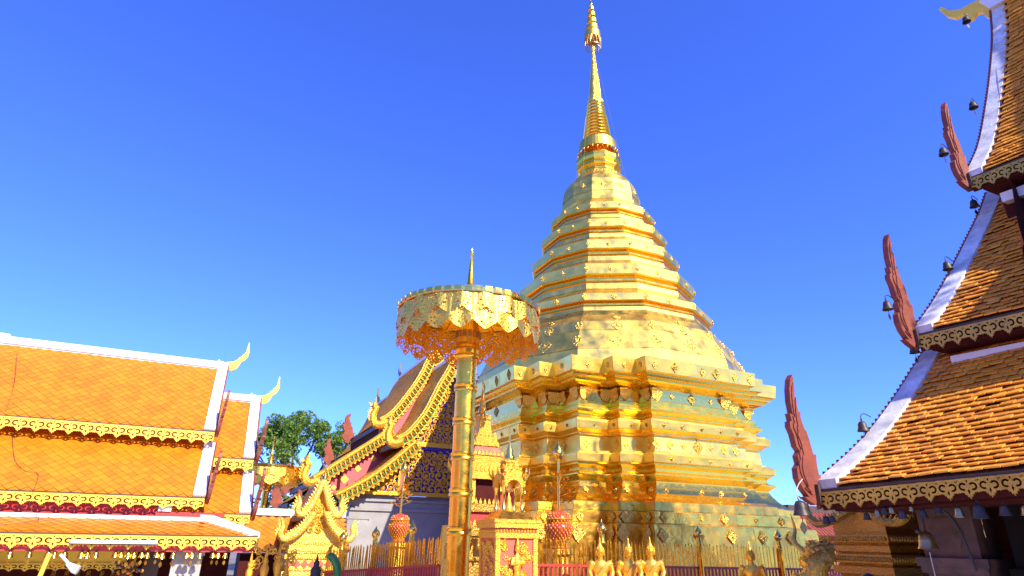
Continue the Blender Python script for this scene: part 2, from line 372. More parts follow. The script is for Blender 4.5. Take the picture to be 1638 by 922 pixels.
# five-tier top umbrella
spire('umbrella_shaft', [(.03, 21.8), (.028, 24.1), (.012, 24.75)], 'gold_bright', 10)
for r0, za, zb in [(.345, 22.22, 22.56), (.268, 22.70, 22.92), (.218, 23.08, 23.30), (.175, 23.48, 23.68), (.125, 23.86, 24.02)]:
    mb = MB(); mb.lathe([(r0, za), (r0*.97, zb), (.03, zb+.04)], 28, (CX, CY, 0), cap=False)
    u = mb.build('umbrella_tier', 'gold_filigree', chedi, smooth=45)
mb = MB()
for k in range(14):
    a = 2*math.pi*k/14; c_, s_ = math.cos(a), math.sin(a); b_ = 2*math.pi*(k+.5)/14
    mb.tube([(CX+.345*c_, CY+.345*s_, 22.22), (CX+.345*math.cos(b_), CY+.345*math.sin(b_), 21.80), (CX+.345*math.cos(b_*2-a), CY+.345*math.sin(b_*2-a), 22.22)], .012, 4)
    mb.tube([(CX+.345*c_, CY+.345*s_, 22.0), (CX+.03*c_, CY+.03*s_, 22.25)], .008, 4)
mb.lathe([(.335, 21.77), (.35, 21.77), (.35, 21.80), (.335, 21.80)], 28, (CX, CY, 0), cap=False)
mb.build('umbrella_fringe', 'bronze_gold', chedi)
spire('spire_finial', [(.02, 24.08), (.07, 24.14), (.085, 24.22), (.05, 24.32), (.02, 24.40), (.012, 24.9)], 'gold_bright', 12)
for az_, r1 in ((200, 1.02), (250, 1.02), (310, 1.02)):
    a = R(az_); MB().tube([(CX+.05*math.cos(a), CY+.05*math.sin(a), 21.6), (CX+r1*math.cos(a), CY+r1*math.sin(a), 15.05)], .006, 4).build('guy_wire', 'iron', chedi)
# applied ornaments: embossed lozenges
def lozenge_mesh(name, m, n=4, petals=False):
    mb = MB(); P = []; pts = []
    K = 16
    for k in range(K):
        a = 2*math.pi*k/K
        r_ = 1/(abs(math.cos(a))+abs(math.sin(a))) if not petals else .62+.30*abs(math.cos(2*a))**.6
        if not petals and k % 2: r_ *= .93
        pts.append((r_*math.cos(a), r_*math.sin(a)))
    L = [(1, 0), (1, .02), (.82, .05), (.74, .03), (.45, .045), (.36, .07), (.22, .06), (.2, .09), (.08, .12)]
    mb.add([(x*s, -d, y*s) for s, d in L for x, y in pts], [(j*K+i, j*K+(i+1) % K, (j+1)*K+(i+1) % K, (j+1)*K+i) for j in range(len(L)-1) for i in range(K)]+[tuple(range((len(L)-1)*K, len(L)*K))])
    return mb.mesh(name, m, 35)
LZ = {d: lozenge_mesh('lozenge_ornament', 'gold_emboss_dark' if d else 'gold_emboss') for d in (0, 1)}
FL = lozenge_mesh('flower_ornament', 'gold_emboss', petals=True)
def orn(me, pl, edge, t, p0, p1, v, sx, sz, name='lozenge_ornament', off=.014):
    """ornament on face `edge` of a band at fraction t along and v up"""
    a = pl(p0[0]); b = pl(p1[0]); j = (edge+1) % len(a)
    A0, A1, B0, B1 = Vector((*a[edge], p0[1])), Vector((*a[j], p0[1])), Vector((*b[edge], p1[1])), Vector((*b[j], p1[1]))
    p = A0.lerp(A1, t).lerp(B0.lerp(B1, t), v); x = (A1-A0).normalized(); nn = x.cross((B0.lerp(B1, t)-A0.lerp(A1, t)).normalized()).normalized(); z = nn.cross(x)
    place(name, me, frame(p+nn*off, x*sx, -nn*.35, z*sz), chedi)
FRONT = 35            # plan edge of the wide front panel; the corner steps follow to the left (-) in plan order
LEFT = 26
# front panel rows
for t, d, s in ((.5, 1, 1.25), (.18, 0, .8), (.82, 0, .9), (.02, 0, .9), (.97, 0, .9), (.33, 0, .45), (.66, 0, .45)): orn(LZ[d], plan, FRONT, t, (-.20, 4.70), (-.21, 5.10), .5, .13*s, .16*s)
for t in (.12, .3, .5, .7, .88): orn(LZ[1], plan, FRONT, t, (.01, 5.23), (.03, 5.43), .5, .05, .06); orn(LZ[0], plan, FRONT, t+.05, (.03, 4.42), (.05, 4.61), .5, .05, .06)
for t in (.25, .62, .95): orn(LZ[1 if t < .9 else 0], plan, FRONT, t, (.25, 6.625), (.29, 7.0), .5, .13, .16)
for t in (.08, .5, .8): orn(FL, plan, FRONT, t, (.25, 6.625), (.29, 7.0), .45, .10, .13)
orn(LZ[1], plan, FRONT, .5, (-.26, 6.02), (-.26, 6.32), .5, .16, .15); orn(FL, plan, FRONT, .25, (-.26, 6.02), (-.26, 6.32), .5, .06, .08); orn(FL, plan, FRONT, .75, (-.26, 6.02), (-.26, 6.32), .5, .06, .08)
for t in (.05, .28, .5, .72, .93): orn(LZ[0], plan, FRONT, t, (.66, 2.55), (.62, 2.97), .45, .15, .18, off=.03)
for t, s in ((.06, .12), (.33, .06), (.5, .13), (.75, .06), (.96, .12)): orn(LZ[0], plan, FRONT, t, (.47, 3.0), (.455, 3.25), .5, s, s, off=.03)
for t in (.1, .45, .65, .9): orn(LZ[0], plan, FRONT, t, (.03, 3.68), (-.08, 3.84), .5, .07, .08)
# left panel rows
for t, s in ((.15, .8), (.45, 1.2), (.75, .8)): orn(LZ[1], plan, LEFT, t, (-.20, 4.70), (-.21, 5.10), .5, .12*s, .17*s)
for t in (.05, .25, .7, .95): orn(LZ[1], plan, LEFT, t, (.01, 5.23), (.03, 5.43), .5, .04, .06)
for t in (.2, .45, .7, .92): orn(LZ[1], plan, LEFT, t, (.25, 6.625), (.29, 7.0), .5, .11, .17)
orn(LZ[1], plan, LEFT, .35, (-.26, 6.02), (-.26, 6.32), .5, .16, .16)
# corner ornaments on every step
def Lq(ed): q = plan(0); return math.dist(q[ed], q[(ed+1) % 36])
for ed in (27, 29, 31, 33, 28, 30, 32, 34, 0, 2, 4):
    base = [(.66, 2.55, .62, 2.97, .19, .22, .03), (.47, 3.0, .455, 3.25, .12, .13, .03), (-.20, 4.70, -.21, 5.10, .10, .14, .014), (.03, 3.68, -.08, 3.84, .10, .10, .014)]
    for e0, z0, e1, z1, sx, sz, of in base:
        orn(LZ[0], plan, ed, .5 if Lq(ed) < .6 else .2, (e0, z0), (e1, z1), .5, min(sx, Lq(ed)*.35), sz, off=of)
    orn(FL, plan, ed, .5, (.25, 6.625), (.29, 7.0), .5, .07, .09)
    orn(LZ[1], plan, ed, .55, (.01, 5.23), (.03, 5.43), .5, .04, .05)
# scalloped corner leaves under the cornice
def leaf_mesh():
    mb = MB(); P = []
    for s in range(7):
        v = s/6; row = []
        for t in range(9):
            u = t/8*2-1; wd = .19*math.sqrt(max(.02, 1-(1-v)**2)); row.append((u*wd, -(.008+.085*v**1.4+.012*math.cos(u*12)*math.cos(v*9)), .02+v*.31))
        P.append(row)
    return mb.grid(P).mesh('corner_leaf', 'gold_emboss', 30)
LEAF = leaf_mesh(); pn = plan(-.26)
for i in (27, 29, 30, 31, 32, 33, 35, 0, 2, 3, 4, 5):
    x, y = pn[i]
    for sx in (0, 1):
        j = (i-1) % 36 if sx == 0 else (i+1) % 36
        d = Vector((pn[j][0]-x, pn[j][1]-y, 0)).normalized(); nn = Vector((d.y, -d.x, 0)) if sx else Vector((-d.y, d.x, 0))
        if nn.y > .5 or nn.x > .5: continue
        p = Vector((x, y, 6.0))+d*.17
        place('corner_leaf', LEAF, frame(p, d if sx else -d, -nn, (0, 0, 1)), chedi)
# twelve-sided body ornaments
vis = [7, 8, 9, 10, 11, 6]
for k, (ri, zi) in enumerate(tiers):
    zp = 8.56 if k == 0 else tiers[k-1][1]; p = zi-zp; b0, b1 = (ri*KG-.01, zp+p*.69), (ri*KG, zi-.01); s = ri/3.4*.75+.25
    for ed in vis: orn(FL, gon, ed, .5, b0, b1, .5, .085*s, .10*s, 'flower_ornament'); orn(FL, gon, ed, .02, b0, b1, .5, .075*s, .11*s, 'flower_ornament', .02)
for ed in vis:
    orn(LZ[0], gon, ed, .5, (4.24*KG, 7.36), (3.95*KG, 7.98), .45, .25, .23); orn(FL, gon, ed, .97, (4.24*KG, 7.36), (3.95*KG, 7.98), .45, .17, .22)
    orn(FL, gon, ed, .5, (3.95*KG, 7.98), (3.80*KG, 8.30), .5, .17, .19); orn(FL, gon, ed, .98, (3.95*KG, 7.98), (3.80*KG, 8.30), .5, .13, .17)
    orn(LZ[0], gon, ed, .5, (3.80*KG, 8.30), (3.52*KG, 8.58), .5, .13, .09)
    orn(FL, gon, ed, .5, (1.46, 14.0), (1.36, 14.55), .5, .10, .11, 'flower_ornament')
    for t in (.2, .5, .8): orn(FL, gon, ed, t, (.86, 15.16), (.86, 15.24), .5, .035, .035, 'flower_ornament')

# ------------------------------------------------------------------ shared roof bits
def arc(cx, cy, r, a0, a1, n=10): return [(cx+r*math.cos(R(lerp(a0, a1, i/n))), cy+r*math.sin(R(lerp(a0, a1, i/n)))) for i in range(n+1)]
def cring(cx, cy, ro, ri, a0, a1): return arc(cx, cy, ro, a0, a1, 12)+arc(cx, cy, ri, a1, a0, 8)
def lace_mesh(name, m, th=.09):
    o = [(0, 0), (1, 0), (1, -.66), (.93, -.72), (.90, -.66), (.80, -.70), (.74, -.68), (.70, -.80), (.64, -.78), (.60, -.92), (.545, -.88), (.5, -1.02), (.455, -.88), (.40, -.92), (.36, -.78), (.30, -.80), (.26, -.68), (.20, -.70), (.10, -.66), (.07, -.72), (0, -.66)]
    h = [cring(.255, -.40, .205, .105, 30, 300), [(1-x, y) for x, y in cring(.255, -.40, .205, .105, 30, 300)],
         [(.5, -.50), (.56, -.64), (.5, -.80), (.44, -.64)], [(.44, -.10), (.56, -.10), (.5, -.24)], [(.015, -.10), (.09, -.10), (.02, -.22)], [(.985, -.10), (.91, -.10), (.98, -.22)]]
    return fret(name, o, h, th, m)
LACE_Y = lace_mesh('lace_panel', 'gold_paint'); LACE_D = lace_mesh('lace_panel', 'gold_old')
def lace_run(parent, me, p, q, h, unit, out):
    """row of cut-out valance panels hanging from line p-q; out is the outward normal"""
    p, q = Vector(p), Vector(q); L = (q-p).length; n = max(1, round(L/unit)); x = (q-p)/n
    z = Vector((0, 0, 1))
    for i in range(n): place('lace_panel', me, frame(p+x*i+Vector(out)*.01, x, Vector(out)*-.22, z*h), parent)
CHOFA = [(0, 0), (.16, -.03), (.30, .06), (.36, .18), (.40, .30), (.50, .38), (.58, .50), (.60, .66), (.57, .84), (.56, 1.0), (.535, 1.02), (.52, .86), (.50, .70), (.46, .60), (.42, .58), (.40, .52), (.34, .46), (.30, .44), (.31, .38), (.25, .36), (.18, .30), (.08, .27), (0, .26)]
def flat(poly, name, parent, o, ux, uz, th, m, s=1.0):
    o, ux, uz = Vector(o), Vector(ux).normalized(), Vector(uz).normalized(); n_ = ux.cross(uz)
    return MB().prism(poly, lambda u, v, d: o+ux*u*s+uz*v*s+n_*d, -th/2, th/2).build(name, m, parent)
FLAME = [(-.11, 4.4), (-.09, 4.34), (-.12, 4.26), (-.14, 4.11), (-.11, 4.14), (-.1, 4.13), (-.11, 4.08), (-.09, 3.97), (-.05, 3.98), (-.07, 3.91), (-.04, 3.79), (-.01, 3.76), (0.0, 3.66), (.02, 3.51), (.06, 3.52), (.04, 3.4), (.04, 3.31), (.06, 3.28), (0, 3.21), (-.05, 3.07), (-.08, 2.99), (-.15, 3.02), (-.23, 3.07), (-.16, 3.07), (-.24, 3.17), (-.28, 3.26), (-.28, 3.36), (-.23, 3.41), (-.25, 3.49), (-.2, 3.54), (-.25, 3.59), (-.27, 3.72), (-.31, 3.8), (-.3, 3.86), (-.26, 3.86), (-.28, 3.95), (-.22, 3.93), (-.24, 4.08), (-.23, 4.22), (-.18, 4.34)]
FLAME = [(x, z-3.15) for x, z in FLAME]
def spine(v): return interp([(.0, -.10), (.25, -.12), (.45, -.10), (.65, -.16), (.9, -.165), (1.25, -.13)], min(1, max(0, v/1.25)))[1]
FLAME_SLIM = [(spine(v)+(u-spine(v))*lerp(1.0, .58, min(1, max(0, v/1.1))), v) for u, v in FLAME]

# ------------------------------------------------------------------ left hall
LX0 = -9.0
hall = thing('hall_with_orange_roof', 'hall with two-tier bright orange diamond-tiled roof and white ridge', 'building', (-4, 14.5, GROUND))
tiles_left = []
def diamond_tiles(p0, p1, x0, x1, w_=.19, h_=.175, M2=None, clipx=None):
    """diamond tiles on the slope from eave (y,z)=p0 to top p1 between x0 and x1"""
    L = math.dist(p0, p1); dy, dz = (p1[0]-p0[0])/L, (p1[1]-p0[1])/L
    s = 0; r_ = 0; rows = int(L/(h_/2))
    for r_ in range(rows+1):
        s = r_*h_/2; off = (w_/2 if r_ % 2 else 0); n = int((x1-x0)/w_)+1
        for k in range(n+1):
            x = x0+k*w_+off
            if x > x1-.02: continue
            s2 = min(s, L-h_*.25)
            tiles_left.append((x, p0[0]+dy*s2, p0[1]+dz*s2, dy, dz))
def slope(parent, name, p0, p1, x0, x1, m, th=.10, proud=0):
    L = math.dist(p0, p1); ny, nz = -(p1[1]-p0[1])/L, (p1[0]-p0[0])/L
    a, b = (p0[0]-ny*th, p0[1]-nz*th), (p1[0]-ny*th, p1[1]-nz*th)
    q0 = (p0[0]+ny*proud, p0[1]+nz*proud); q1 = (p1[0]+ny*proud, p1[1]+nz*proud)
    return MB().hexa([(x0, *a), (x1, *a), (x1, *q0), (x0, *q0), (x0, *b), (x1, *b), (x1, *q1), (x0, *q1)]).build(name, m, parent)
def left_roof(x0, x1, ridge, ueave, ltop, leave, end=True):
    slope(hall, 'roof_deck', ueave, ridge, x0, x1, 'tile_orange'); slope(hall, 'roof_deck', leave, ltop, x0, x1, 'tile_orange')
    # far slopes behind the ridge
    for a, b in ((ueave, ridge), (leave, ltop)):
        m_ = lambda p: (2*ridge[0]-p[0], p[1])
        a2, b2 = m_(a), m_(b)
        MB().hexa([(x0, a2[0], a2[1]-.1), (x1, a2[0], a2[1]-.1), (x1, *a2), (x0, *a2), (x0, b2[0], b2[1]-.1), (x1, b2[0], b2[1]-.1), (x1, *b2), (x0, *b2)]).build('back_slope', 'tile_orange', hall)
    diamond_tiles(ueave, (ridge[0], ridge[1]-.02), x0, x1-.12); diamond_tiles(leave, ltop, x0, x1-.10)
    # white verge at the gable end, ridge
    for a, b, dx in ((ueave, ridge, 0), (leave, ltop, .06)):
        slope(hall, 'white_verge', a, b, x1-.22+dx, x1+dx, 'white_plaster', .12, .05)
        MB().add([], []) 
    MB().box(x0, x1, ridge[0]-.09, ridge[0]+.09, ridge[1]-.10, ridge[1]+.10).build('ridge_cap', 'white_plaster', hall)
    MB().box(x0, x1, ridge[0]-.12, ridge[0]+.12, ridge[1]-.06, ridge[1]+.0).build('ridge_cap', 'white_plaster', hall)
    for k, e_ in enumerate((ueave, leave)):
        MB().box(x0, x1+(.06 if k else 0), e_[0]-.02, e_[0]+.05, e_[1]-.075, e_[1]-.005).build('eave_board', 'dark_wood', hall)
        lace_run(hall, LACE_Y, (x0, e_[0]-.02, e_[1]-.03), (x1+(.06 if k else 0), e_[0]-.02, e_[1]-.03), .26 if not k else .215, .27, (0, -1, 0))
        # red bargeboard edge on the gable end, with its slender flame finial
    for (a, b, dx) in ((ueave, ridge, .0), (leave, ltop, .06)):
        L = math.dist(a, b); ny, nz = -(b[1]-a[1])/L, (b[0]-a[0])/L
        MB().hexa([(x1+dx, a[0]-ny*.16, a[1]-nz*.16), (x1+dx+.03, a[0]-ny*.16, a[1]-nz*.16), (x1+dx+.03, a[0]+ny*.07, a[1]+nz*.07), (x1+dx, a[0]+ny*.07, a[1]+nz*.07),
                   (x1+dx, b[0]-ny*.16, b[1]-nz*.16), (x1+dx+.03, b[0]-ny*.16, b[1]-nz*.16), (x1+dx+.03, b[0]+ny*.07, b[1]+nz*.07), (x1+dx, b[0]+ny*.07, b[1]+nz*.07)]).build('bargeboard', 'red_wood', hall)
        flat(FLAME, 'flame_finial', hall, (x1+dx+.05, a[0]-.02, a[1]-.02), (-.12, 1, 0), (.07, -.08, 1), .05, 'red_wood', .72)
    # ridge end plaster curl + golden chofa
    curl = [(0, 0), (-.10, .10), (-.16, .09), (-.22, .17), (-.28, .14), (-.34, .22), (-.42, .12), (-.9, .10), (-.9, -.02), (0, -.06)]
    flat([(-x*.0+x, z) for x, z in curl][::-1], 'ridge_curl', hall, (x1+.02, ridge[0], ridge[1]), (1, 0, 0), (0, 0, 1), .17, 'white_plaster', .72)
    flat(CHOFA, 'chofa', hall, (x1-.02, ridge[0], ridge[1]-.06), (1, 0, 0), (0, 0, 1), .07, 'gold_paint', .74 if end else .70)
left_roof(LX0, -.02, (16.4, 6.46), (14.75, 4.66), (15.05, 4.42), (13.9, 3.275))
left_roof(-.7, .86, (16.4, 5.72), (14.9, 4.15), (15.1, 3.87), (14.0, 3.0), False)
flat([(0, 0), (.1, .14), (.2, .08), (.3, .22), (.4, .12), (.55, .26), (.7, .10), (1.1, .08), (1.1, 0)], 'ridge_curl', hall, (-5.35, 16.4, 6.55), (1, 0, 0), (0, 0, 1), .14, 'white_plaster', .8)
# gable infill and red clerestory walls
MB().box(LX0, -.06, 14.06, 14.16, 2.75, 3.3).build('red_wall', 'red_wall', hall)
MB().box(LX0, -.3, 15.1, 15.18, 4.2, 4.75).build('red_wall', 'red_wall', hall)
MB().box(-.1, .75, 14.35, 14.45, 2.6, 3.1).build('red_wall', 'red_wall', hall)
for k in range(29):
    MB().box(-8.9+k*.31, -8.885+k*.31, 14.04, 14.062, 2.8, 3.28).build('wall_batten', 'red_wall', hall)
MB().box(-.75, .45, 13.95, 14.03, 2.90, 2.99).build('beam', 'red_paint', hall)
MB().box(-.72, -.5, 13.92, 14.03, 2.995, 3.12).build('corner_block', 'white_plaster', hall)
# hipped skirt roof with its lace and soffit
sk0, sk1, skx = (13.0, 2.6), (13.72, 2.84), 1.05
slope(hall, 'roof_deck', sk0, sk1, LX0, .12, 'tile_orange', .08)
MB().add([(.12, 13.0, 2.6), (skx, 13.0, 2.6), (.12, 13.72, 2.86), (.12, 13.0, 2.52), (skx, 13.0, 2.52), (.12, 13.72, 2.78)], [(0, 1, 2), (5, 4, 3), (0, 3, 4, 1), (1, 4, 5, 2), (2, 5, 3, 0)]).build('hip_deck', 'tile_orange', hall)
MB().add([(skx, 13.0, 2.6), (skx, 16.2, 2.6), (.12, 15.5, 2.86), (.12, 13.72, 2.86), (skx, 13.0, 2.52), (skx, 16.2, 2.52), (.12, 15.5, 2.78), (.12, 13.72, 2.78)], [(0, 1, 2, 3), (7, 6, 5, 4), (0, 4, 5, 1), (1, 5, 6, 2), (2, 6, 7, 3), (3, 7, 4, 0)]).build('side_slope', 'tile_orange', hall)
diamond_tiles(sk0, sk1, LX0, .12)
Lk_ = math.dist(sk0, sk1)
for r_ in range(8):
    s = r_*.0875; x1 = lerp(skx, .12, s/Lk_)-.12
    for k in range(6):
        x = .12+(.095 if r_ % 2 else 0)+k*.19
        if x < x1: tiles_left.append((x, lerp(13.0, 13.72, s/Lk_), lerp(2.6, 2.86, s/Lk_), .94, .34))
MB().hexa([(.02, 13.66, 2.80), (.24, 13.72, 2.80), (.24, 13.80, 2.95), (.02, 13.72, 2.95), (skx-.16, 12.97, 2.55), (skx+.03, 12.97, 2.55), (skx+.03, 13.06, 2.655), (skx-.16, 13.0, 2.655)]).build('hip_ridge', 'white_plaster', hall)
MB().box(LX0, .14, 13.66, 13.80, 2.815, 2.90).build('skirt_flashing', 'white_plaster', hall)
MB().box(LX0, skx, 12.975, 13.03, 2.525, 2.592).build('eave_board', 'dark_wood', hall)
lace_run(hall, LACE_Y, (LX0, 12.97, 2.565), (skx, 12.97, 2.565), .225, .27, (0, -1, 0))
lace_run(hall, LACE_Y, (skx+.005, 12.99, 2.565), (skx+.005, 15.9, 2.565), .225, .27, (1, 0, 0))
MB().box(LX0, skx-.03, 13.05, 13.1, 2.31, 2.46).build('fascia', 'red_paint', hall)
MB().box(LX0, skx-.03, 13.101, 15.6, 2.44, 2.50).build('soffit', 'dark_wood', hall)
# tiles: the nearest ones are parts of their own, the rest one mesh
wd, hd = .094, .0875
tm = MB(); tm.add([(0, -hd, .016), (wd, 0, .010), (0, hd, .002), (-wd, 0, .010), (0, -hd, .003), (wd, 0, -.001), (0, hd, -.006), (-wd, 0, -.001)], [(0, 1, 2, 3), (7, 6, 5, 4), (0, 4, 5, 1), (1, 5, 6, 2), (2, 6, 7, 3), (3, 7, 4, 0)])
TL = tm.mesh('roof_tile', 'tile_orange')
def tileM(t):
    x, y, z, dy, dz = t; nz = Vector((0, -dz, dy)); v = Vector((0, dy, dz))
    t_ = random.gauss(0, .012); s_ = random.gauss(0, .012)
    xx = Vector((1, 0, 0))+nz*t_; vv = v+nz*s_
    return frame(Vector((x, y, z))+v*hd*.9+nz*(.004+random.random()*.003), xx, vv, nz)
tiles_left = [t for t in tiles_left if t[0] > -8.95]
inview = [t for t in tiles_left if t[0] > -.295*t[1]]
inview.sort(key=lambda t: t[0]**2+t[1]**2); pick = set(id(t) for t in inview[:300])
rest = MB()
for t in tiles_left:
    M = tileM(t)
    if id(t) in pick: place('roof_tile', TL, M, hall)
    else: rest.add([M @ Vector(p) for p in tm.v], tm.f)
tag(rest.build('roof_tiles', 'tile_orange', hall), kind='stuff')
# lightning cable sagging over the tiles
MB().tube(smoothline([(-4.15, 16.0, 6.15), (-3.85, 15.3, 5.35), (-3.7, 14.73, 4.75)], 8), .0045, 4).build('cable', 'iron', hall)
MB().tube(smoothline([(-3.55, 14.95, 4.38), (-3.25, 14.4, 3.83), (-3.0, 14.2, 3.62), (-2.78, 14.15, 3.58), (-2.72, 13.87, 3.30), (-2.7, 13.85, 2.99), (-2.45, 13.4, 2.77), (-3.3, 13.05, 2.66)], 20), .0045, 4).build('cable', 'iron', hall)
# interior: columns, back valance, side wall
def column(name, x, y, r_, z0, z1, m, parent):
    mb = MB()
    for a, b, k in ((z0, z0+.25, 1.25), (z0+.25, z1-.2, 1.0), (z1-.2, z1-.12, 1.12), (z1-.12, z1, 1.25)): mb.box(x-r_*k, x+r_*k, y-r_*k, y+r_*k, a, b)
    return mb.build(name, m, parent)
for x in (-8.3, -5.8, -3.3): column('column', x, 13.75, .16, GROUND, 2.44, 'dark_wood', hall)
column('column', -.05, 13.55, .24, GROUND, 2.44, 'marble_grey', hall)
column('column', -.62, 13.7, .13, GROUND, 2.44, 'dark_wood', hall)
MB().box(LX0, -.9, 14.05, 14.12, 2.08, 2.40).build('inner_valance', 'gold_paint', hall)
lace_run(hall, LACE_Y, (LX0, 14.04, 2.10), (-.9, 14.04, 2.10), .14, .22, (0, -1, 0))
MB().box(LX0, skx-.3, 15.5, 15.6, GROUND, 2.44).build('back_wall', 'red_dark', hall)
# fluorescent batten lamp on the lower valance
lamp = thing('tube_lamp', 'long white tube lamp fitting mounted on the lower lace valance', 'lamp', (-1.5, 12.9, 2.45))
MB().box(-1.82, -.57, 12.86, 12.92, 2.435, 2.49).build('housing', 'lamp_white', lamp)
MB().box(-1.84, -.55, 12.885, 12.95, 2.42, 2.434).build('bracket', 'iron', lamp)

# hanging bells
def bell_mesh(m, n=14): return MB().lathe([(.012, .0), (.03, -.005), (.045, -.03), (.05, -.07), (.06, -.10), (.066, -.115), (.058, -.115), (.045, -.08), (.02, -.02)], n).mesh('bell', m, 50)
BELL = {m_: bell_mesh(m_) for m_ in ('bronze', 'bronze_gold', 'gold_bright')}
HOOK = MB().tube([(.0, 0, 0)]+[(.016*math.sin(R(a)), 0, .018-.016*math.cos(R(a))) for a in range(20, 360, 40)], .004, 5).mesh('hook', 'iron')
def leafclap(m):
    return MB().prism([(0, 0), (.018, -.02), (.03, -.045), (.022, -.07), (0, -.10), (-.022, -.07), (-.03, -.045), (-.018, -.02)], lambda u, v, d: (u, d, v), -.002, .002).add([(-.002, -.002, .09), (.002, -.002, .09), (.002, .002, .09), (-.002, .002, .09), (-.002, -.002, -.01), (.002, -.002, -.01), (.002, .002, -.01), (-.002, .002, -.01)], [(0, 1, 5, 4), (1, 2, 6, 5), (2, 3, 7, 6), (3, 0, 4, 7)]).mesh('clapper_leaf', m)
CLAP = {m_: leafclap(m_) for m_ in ('bronze', 'bronze_gold', 'gold_bright')}
def bell(p, s, m_, label, group, leaf=True, lm=None, rz=0):
    o = place('hanging_bell', BELL[m_], Matrix.Translation(p) @ Matrix.Rotation(rz, 4, 'Z') @ Matrix.Scale(s, 4)); tag(o, label, 'bell', group)
    place('hook', HOOK, Matrix(), o, True)
    if leaf: place('clapper_leaf', CLAP[lm or m_], Matrix.Translation((0, 0, -.16)) @ Matrix.Rotation(random.uniform(-.5, .5), 4, 'Z'), o, True)
    return o
x = -3.05
k = 0
while x < .72:
    for dx in ((0, .085) if random.random() < .4 else (0,)):
        bell((x+dx, 13.02, 2.31), random.uniform(.75, 1.0), 'gold_bright', 'small gilt bell with leaf clapper hanging in the row under the orange hall\'s lower eave', 'bells under the orange hall eave')
    x += random.uniform(.19, .3)
x = -2.1
while x < -.9:
    bell((x, 13.97, 1.97), .7, 'gold_bright', 'tiny gilt bell hanging from the inner valance inside the orange hall', 'bells on the inner valance'); x += random.uniform(.14, .24)
# slanted yellow pole and white spotlight under the eave
pole = MB().tube([(-2.25, 12.75, GROUND), (-2.06, 12.85, 2.28)], .035, 10).build('yellow_pole', 'gold_paint'); tag(pole, 'slim yellow pole leaning under the left hall eave', 'pole')
sp = thing('spotlight', 'white spotlight on an arm under the left hall eave', 'lamp', (-1.75, 13.0, 2.1))
MB().tube([(-1.93, 12.98, 2.26), (-1.75, 12.95, 2.1)], .022, 8).build('arm', 'lamp_white', sp)
MB().tube([(-1.80, 12.95, 2.13), (-1.68, 12.93, 2.05), (-1.62, 12.92, 2.03)], [.03, .065, .07], 12).build('lamp_head', 'lamp_white', sp)
fl = thing('flower_basket', 'dark hanging basket with pink blossoms inside the left hall', 'plant', (-.95, 13.4, 1.9))
mb = MB(); mp_ = MB()
for k in range(60):
    p = Vector((random.gauss(0, .10), random.gauss(0, .10), random.gauss(0, .09)))+Vector((-.95, 13.35, 2.02)); s = .03
    (mb if k % 3 else mp_).ball(p, (s, s, s), 6, 4)
mb.build('foliage', 'dark_wood', fl); mp_.build('blossom', 'orange_cloth', fl)

# small orange roof between the hall and the gate
rf = thing('low_roof', 'low orange roof with white ridge behind the golden gate', 'roof', (2.3, 17, GROUND))
slope_ = MB(); slope_.hexa([(1.0, 16.1, 2.25), (3.4, 16.1, 2.25), (3.4, 16.0, 2.3), (1.0, 16.0, 2.3), (1.0, 17.0, 3.0), (3.4, 17.0, 3.0), (3.4, 17.0, 3.1), (1.0, 17.0, 3.1)])
slope_.build('roof_slope', 'dark_wood', rf)
MB().box(1.0, 3.4, 16.9, 17.1, 3.06, 3.22).build('ridge_cap', 'white_plaster', rf)
MB().box(1.0, 3.4, 16.3, 17.6, GROUND, 2.2).build('wall', 'red_dark', rf)
for r_ in range(13):
    for k in range(13):
        x = 1.05+k*.19+(.095 if r_ % 2 else 0)
        if x < 3.4: place('roof_tile', TL, tileM((x, 16.0+r_*.0665, 2.3+r_*.0532, .78, .625)), rf)


# cloister gallery that closes the courtyard behind the camera
for nm, lb, x0, x1, y0, y1, alongx in (('cloister_gallery', 'orange roofed cloister gallery closing the courtyard behind the viewpoint', -14, 26, -12, -8, 1), ('cloister_gallery', 'orange roofed cloister gallery closing the courtyard on the left', -14, -9.5, -7.5, 12, 0)):
    g_ = thing(nm, lb, 'building', ((x0+x1)/2, (y0+y1)/2, GROUND))
    MB().box(x0+.8, x1-.8, y0+.8, y1-.8, GROUND, 3.6).build('wall', 'red_wall', g_)
    if alongx: MB().prism([(y0, 3.3), (y1, 3.3), ((y0+y1)/2, 6.2)], lambda u, v, d: (d, u, v), x0, x1).build('roof', 'tile_orange', g_)
    else: MB().prism([(x0, 3.3), (x1, 3.3), ((x0+x1)/2, 6.2)], lambda u, v, d: (u, d, v), y0, y1).build('roof', 'tile_orange', g_)
    for k in range(12):
        t = (k+.5)/12
        if alongx: column('column', lerp(x0, x1, t), y1-.3, .2, GROUND, 3.3, 'gold_paint', g_)
        else: column('column', x1-.3, lerp(y0, y1, t), .2, GROUND, 3.3, 'gold_paint', g_)

